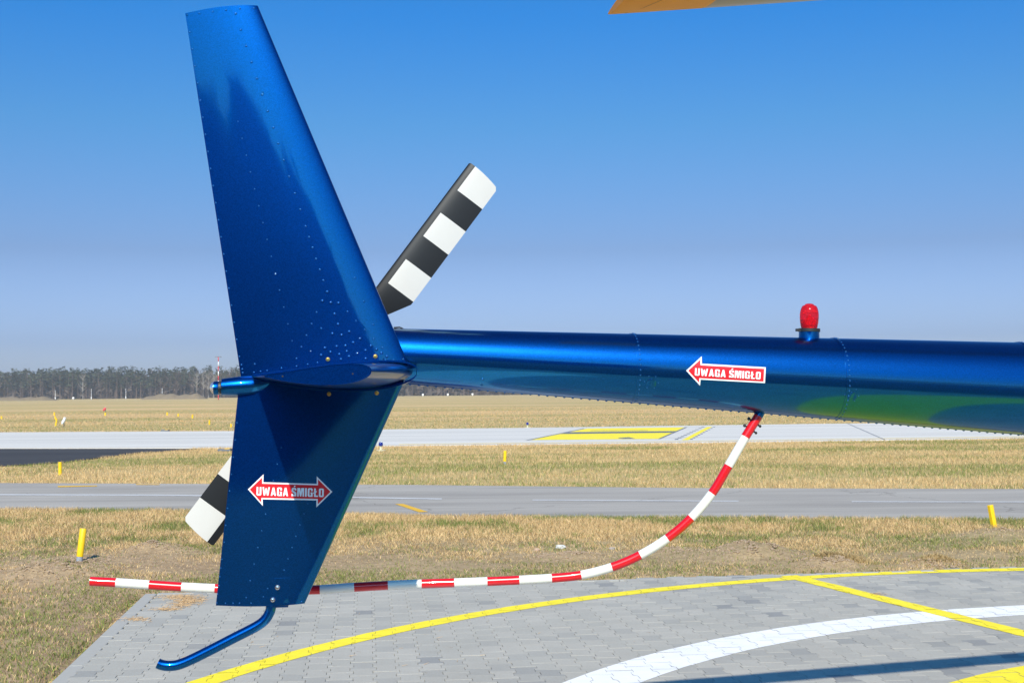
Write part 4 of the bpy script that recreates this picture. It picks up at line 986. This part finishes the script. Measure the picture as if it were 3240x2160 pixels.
P_, R_ = bcn([(1038, 25), (1034, 26.2), (1020, 27.8), (1000, 28.1), (985, 26.8), (973, 24.3), (968, 22)])
p = Vector((Bx.x-.040, -.008, hp(2560, 1044).z)); V, F = [], []; box(V, F, p, (.014, .012, .009)); mesh('clamp_screw', V, F, M['rubber'], bc)

# guard tube with red and white bands
G = [(286, 1838, .16), (367, 1842, .16), (472, 1849, .16), (574.5, 1855.6, .16), (680, 1860.5, .16), (790, 1864.5, .155), (900, 1866, .15), (1012.5, 1864, .145), (1121, 1856.5, .14), (1227.5, 1850.5, .135), (1334, 1846, .13), (1437.5, 1842.5, .12),
     (1542, 1838.5, .11), (1643, 1834, .10), (1745.6, 1828, .09), (1839, 1818, .08), (1936.5, 1793, .06), (2025.7, 1755, .045), (2111.8, 1702, .03), (2187, 1637.5, .02), (2253, 1559.5, .01), (2305, 1473, 0), (2358, 1382, 0), (2399, 1316, 0), (2408, 1298, 0)]
gc = [hp(*q) for q in G]; pts, tg = catmull(gc, 6); V, F = lathe(pts, [.0148]*len(pts), 24); idx = []
for i in range(len(pts)-1):
    s = tg[i]; mi = 2 if s >= 23 else (0 if s % 2 == 0 else 1); idx += [mi]*24
if True:
    order = ['R','W','R','W','R','W','R','W','R','W','R','W','R','W','R','W','R','W','R','W','R','W','R','B']
    idx = []
    for i in range(len(pts)-1): idx += [{'R': 0, 'W': 1, 'B': 2}[order[min(tg[i], 23)]]]*24
idx += [0, 2]
gt = empty('rotor_guard'); gt.parent = heli
autosmooth(mesh('tube', V, F, [M['red_tube'], M['white_tube'], M['blue']], gt, idx=idx), 40)
ax = (gc[22]-gc[23]).normalized(); sd_ = ax.cross(Vector((0, 1, 0))).normalized()
for t in (.30, .62):
    c = gc[23].lerp(gc[22], t)
    V, F = lathe([c-sd_*.026, c-sd_*.020, c-sd_*.0195, c+sd_*.022, c+sd_*.0225, c+sd_*.027], [.0045, .0065, .0032, .0032, .0055, .003], 8); autosmooth(mesh('clamp_bolt', V, F, M['rubber'], gt), 30)
# tail skid under the lower fin
sk = [(860, 1900), (858, 1918), (853, 1936), (838, 1960), (808, 1982), (732, 2021), (674, 2051), (616, 2080), (580, 2096), (555, 2103.5), (530, 2105), (512, 2102), (499, 2097)]
pts, tg = catmull([hp(x, y, YF) for x, y in sk], 6); V, F = lathe(pts, [.0155]*len(pts), 24, (True, False)); V2, F2 = lathe([pts[-1], pts[-1], pts[-1]+(pts[-2]-pts[-1])*1.4], [.0138, .0133, .0133], 24, (False, True))
V2 = ring(pts[-1], pts[-1]-pts[-2], .0155, 24)+ring(pts[-1], pts[-1]-pts[-2], .0133, 24)+ring(pts[-4], pts[-1]-pts[-2], .0133, 24); F2 = [(i+j*24, (i+1) % 24+j*24, (i+1) % 24+(j+1)*24, i+(j+1)*24) for j in range(2) for i in range(24)]+[tuple(range(48, 72))]
b = len(V); V += V2; F += [tuple(i+b for i in f) for f in F2]; autosmooth(mesh('tail_skid', V, F, M['blue'], heli), 50)
p = hp(878, 1916, YF); V, F = [], []; box(V, F, p, (.066, .034, .004)); mesh('skid_socket', V, F, M['blue'], heli)

# tail rotor behind the fin
YR = .20
hub = hp(1087, 1110, YR); sR = (HM @ hub).y/FPX; sR = (hp(1187, 1110, YR)-hub).length/100
tr = empty('tail_rotor'); tr.parent = heli
uu = Vector((.6, 0, .8)); nn = Vector((.8, 0, -.6))
def tail_blade(sg):
    st = [(60, -20, 22), (150, -36, 30), (178, -38.7, 45), (246, -38.7, 84.5), (258, -38.7, 84.8), (353.8, -38.7, 84.8), (447, -38.7, 84.8), (541, -38.7, 84.8), (632, -38.7, 84.8), (690, -38.7, 84.8), (708, -38.7, 84.8), (722, -38.7, 70), (731, -38.7, 25), (731.5, -38.4, -12)]
    # swept tip: the trailing corner ends earlier than the leading one
    st = [(60, -20, 22), (150, -36, 30), (178, -38.7, 45), (246, -38.7, 84.5), (258, -38.7, 84.8), (353.8, -38.7, 84.8), (447, -38.7, 84.8), (541, -38.7, 84.8), (632, -38.7, 84.8), (672, -38.7, 84.8), (690, -38.7, 84.8)]
    cs = [0, .012, .04, .09, .185, .3, .45, .62, .8, .93, 1.0]; V, F, idx = [], [], []
    def P(s, c, side, l, t):
        tt_ = l+(t-l)*c; y = naca(c, .13)*(t-l)*sR*side*(.35 if c == 1 else 1)
        return hub+(uu*s*sR+nn*tt_*sR)*sg+Vector((0, y-.004*0+(-.06*(tt_)*sR), 0))
    secs = []
    for s, l, t in st: secs.append([(s, c, l, t) for c in cs])
    tipS = lambda c: 730-(3 if c < .03 else 0)-15*c*c-(9 if c > .99 else 0)
    for f in (.5, .85, 1.0):
        secs.append([(690+(tipS(c)-690)*f, c, -38.7, 84.8) for c in cs])
    n = len(cs)
    for sec in secs:
        for side in (-1, 1):
            for s, c, l, t in sec: V.append(P(s, c, side, l, t))
    W = 2*n
    for i in range(len(secs)-1):
        smid = (secs[i][0][0]+secs[i+1][0][0])/2
        band = 'W' if (632 < smid or 447 < smid < 541 or 258 < smid < 353.8) else 'K'
        for j in range(n-1):
            for sd2 in (0, n):
                a = i*W+sd2+j; q = (a, a+1, a+1+W, a+W); F.append(q if sd2 else q[::-1]); idx.append(1 if (band == 'W' and j >= 4) else 0)
        a = i*W; F.append((a, a+n, a+n+W, a+W)); idx.append(0); a = i*W+n-1; F.append((a, a+W, a+n+W, a+n)); idx.append(0)
    for base in (0, (len(secs)-1)*W):
        for j in range(n-1): F.append((base+j, base+j+1, base+n+j+1, base+n+j)); idx.append(1 if base and j >= 4 else 0)
    o = mesh('blade', V, F, [M['black'], M['white']], tr, idx=idx)
    bm = bmesh.new(); bm.from_mesh(o.data); bmesh.ops.recalc_face_normals(bm, faces=bm.faces); bm.to_mesh(o.data); bm.free(); autosmooth(o, 30)
tail_blade(1); tail_blade(-1)
V, F = lathe([hub+Vector((0, .05, 0)), hub+Vector((0, .03, 0)), hub+Vector((0, -.03, 0)), hub+Vector((0, -.16, 0))], [.02, .035, .04, .025], 20); autosmooth(mesh('hub', V, F, M['steel'], tr), 30)
V, F = lathe([hub-uu*.13, hub+uu*.13], [.022, .022], 16); autosmooth(mesh('pitch_arm', V, F, M['rubber'], tr))
g0 = Vector((hub.x-.02, .0, hub.z)); V, F = lathe([g0-Vector((.03, 0, 0)), g0+Vector((.02, 0, 0)), Vector((x_end+.03, 0, bz(x_end)))], [.05, .062, .07], 24); autosmooth(mesh('gearbox', V, F, M['rubber'], heli), 30)
# wire stub on top of the boom behind the fin
p0, p1, p2 = hp(1246, 1037, 0), hp(1264, 1035, 0), hp(1276, 1040, 0); V, F = lathe([p0, p1, p2], [.003, .0025, .002], 6); mesh('grounding_wire', V, F, M['rubber'], heli)

# main rotor blade overhead
tipW = atY(1924, 47, 4.2); dW = Vector((1, .182, .110)).normalized(); tip = HI @ tipW; dL = (HR @ dW).normalized(); 
cL = dL.cross(Vector((0, 0, 1))).normalized()            # towards the viewer
nL = cL.cross(dL).normalized()
if nL.z < 0: nL = -nL
CH = .254; prof = [(0, .0), (0, -.004), (.035, -.0065), (.036, -.011), (.10, -.016), (.18, -.0175), (.23, -.013), (.250, -.005), (.254, .003), (.245, .010), (.18, .0145), (.09, .011), (.02, .004)]
def sec(s, k=1.0): return [tip+dL*s+cL*(c*1.0)+nL*(z*k+.004) for c, z in prof]
V, F, idx = [], [], []; ss = [0, .003, .02, .055, .315, .56, .57]+list(np.linspace(.7, 5.0, 10)); n = len(prof)
for i, s in enumerate(ss): V += sec(s, .8 if i == 0 else (.85 if i == 1 else 1))
for i in range(len(ss)-1):
    for j in range(n): F.append((i*n+j, i*n+(j+1) % n, (i+1)*n+(j+1) % n, (i+1)*n+j)); idx.append(0 if ss[i] < .31 or (i == 4 and j < 0) else 1)
F.append(tuple(range(n))); idx.append(0); F.append(tuple(range(len(V)-n, len(V)))); idx.append(1)
o = mesh('main_rotor_blade', V, F, [M['blade_yellow'], M['blade_grey']], heli, idx=idx)
bm = bmesh.new(); bm.from_mesh(o.data); bmesh.ops.recalc_face_normals(bm, faces=bm.faces); bm.to_mesh(o.data); bm.free(); autosmooth(o, 35)
V, F = [], []
for c, z in [(.0, -.0045), (.035, -.0072), (.10, -.0168), (.18, -.0183), (.25, -.0055)]:
    s = .055+.10*(c/.25)**1.3; V += [tip+dL*s+cL*c+nL*(z+.0038), tip+dL*(s+.0022)+cL*c+nL*(z+.0038)]
for i in range(4): F.append((2*i, 2*i+1, 2*i+3, 2*i+2))
mesh('tip_cap_seam', V, F, M['rubber'], o)

# ------------------------------------------------------------------ the air
V, F = [], []; box(V, F, (0, 0, 11.5), (2*GS+20, 2*GS+20, 25)); hz = mesh('haze', V, F, [])
hm = bpy.data.materials.new('air'); hm.use_nodes = True; t = hm.node_tree; t.nodes.remove(t.nodes['Principled BSDF'])
pv = t.nodes.new('ShaderNodeVolumePrincipled'); pv.inputs['Density'].default_value = .00030; pv.inputs['Color'].default_value = (.90, .95, 1.0, 1); pv.inputs['Anisotropy'].default_value = 0
t.links.new(pv.outputs[0], t.nodes['Material Output'].inputs['Volume']); hz.data.materials.append(hm); tag(hz, kind='stuff', label='thin bluish air haze over the whole airfield')
sc.cycles.volume_bounces = 0; sc.cycles.volume_max_steps = 64
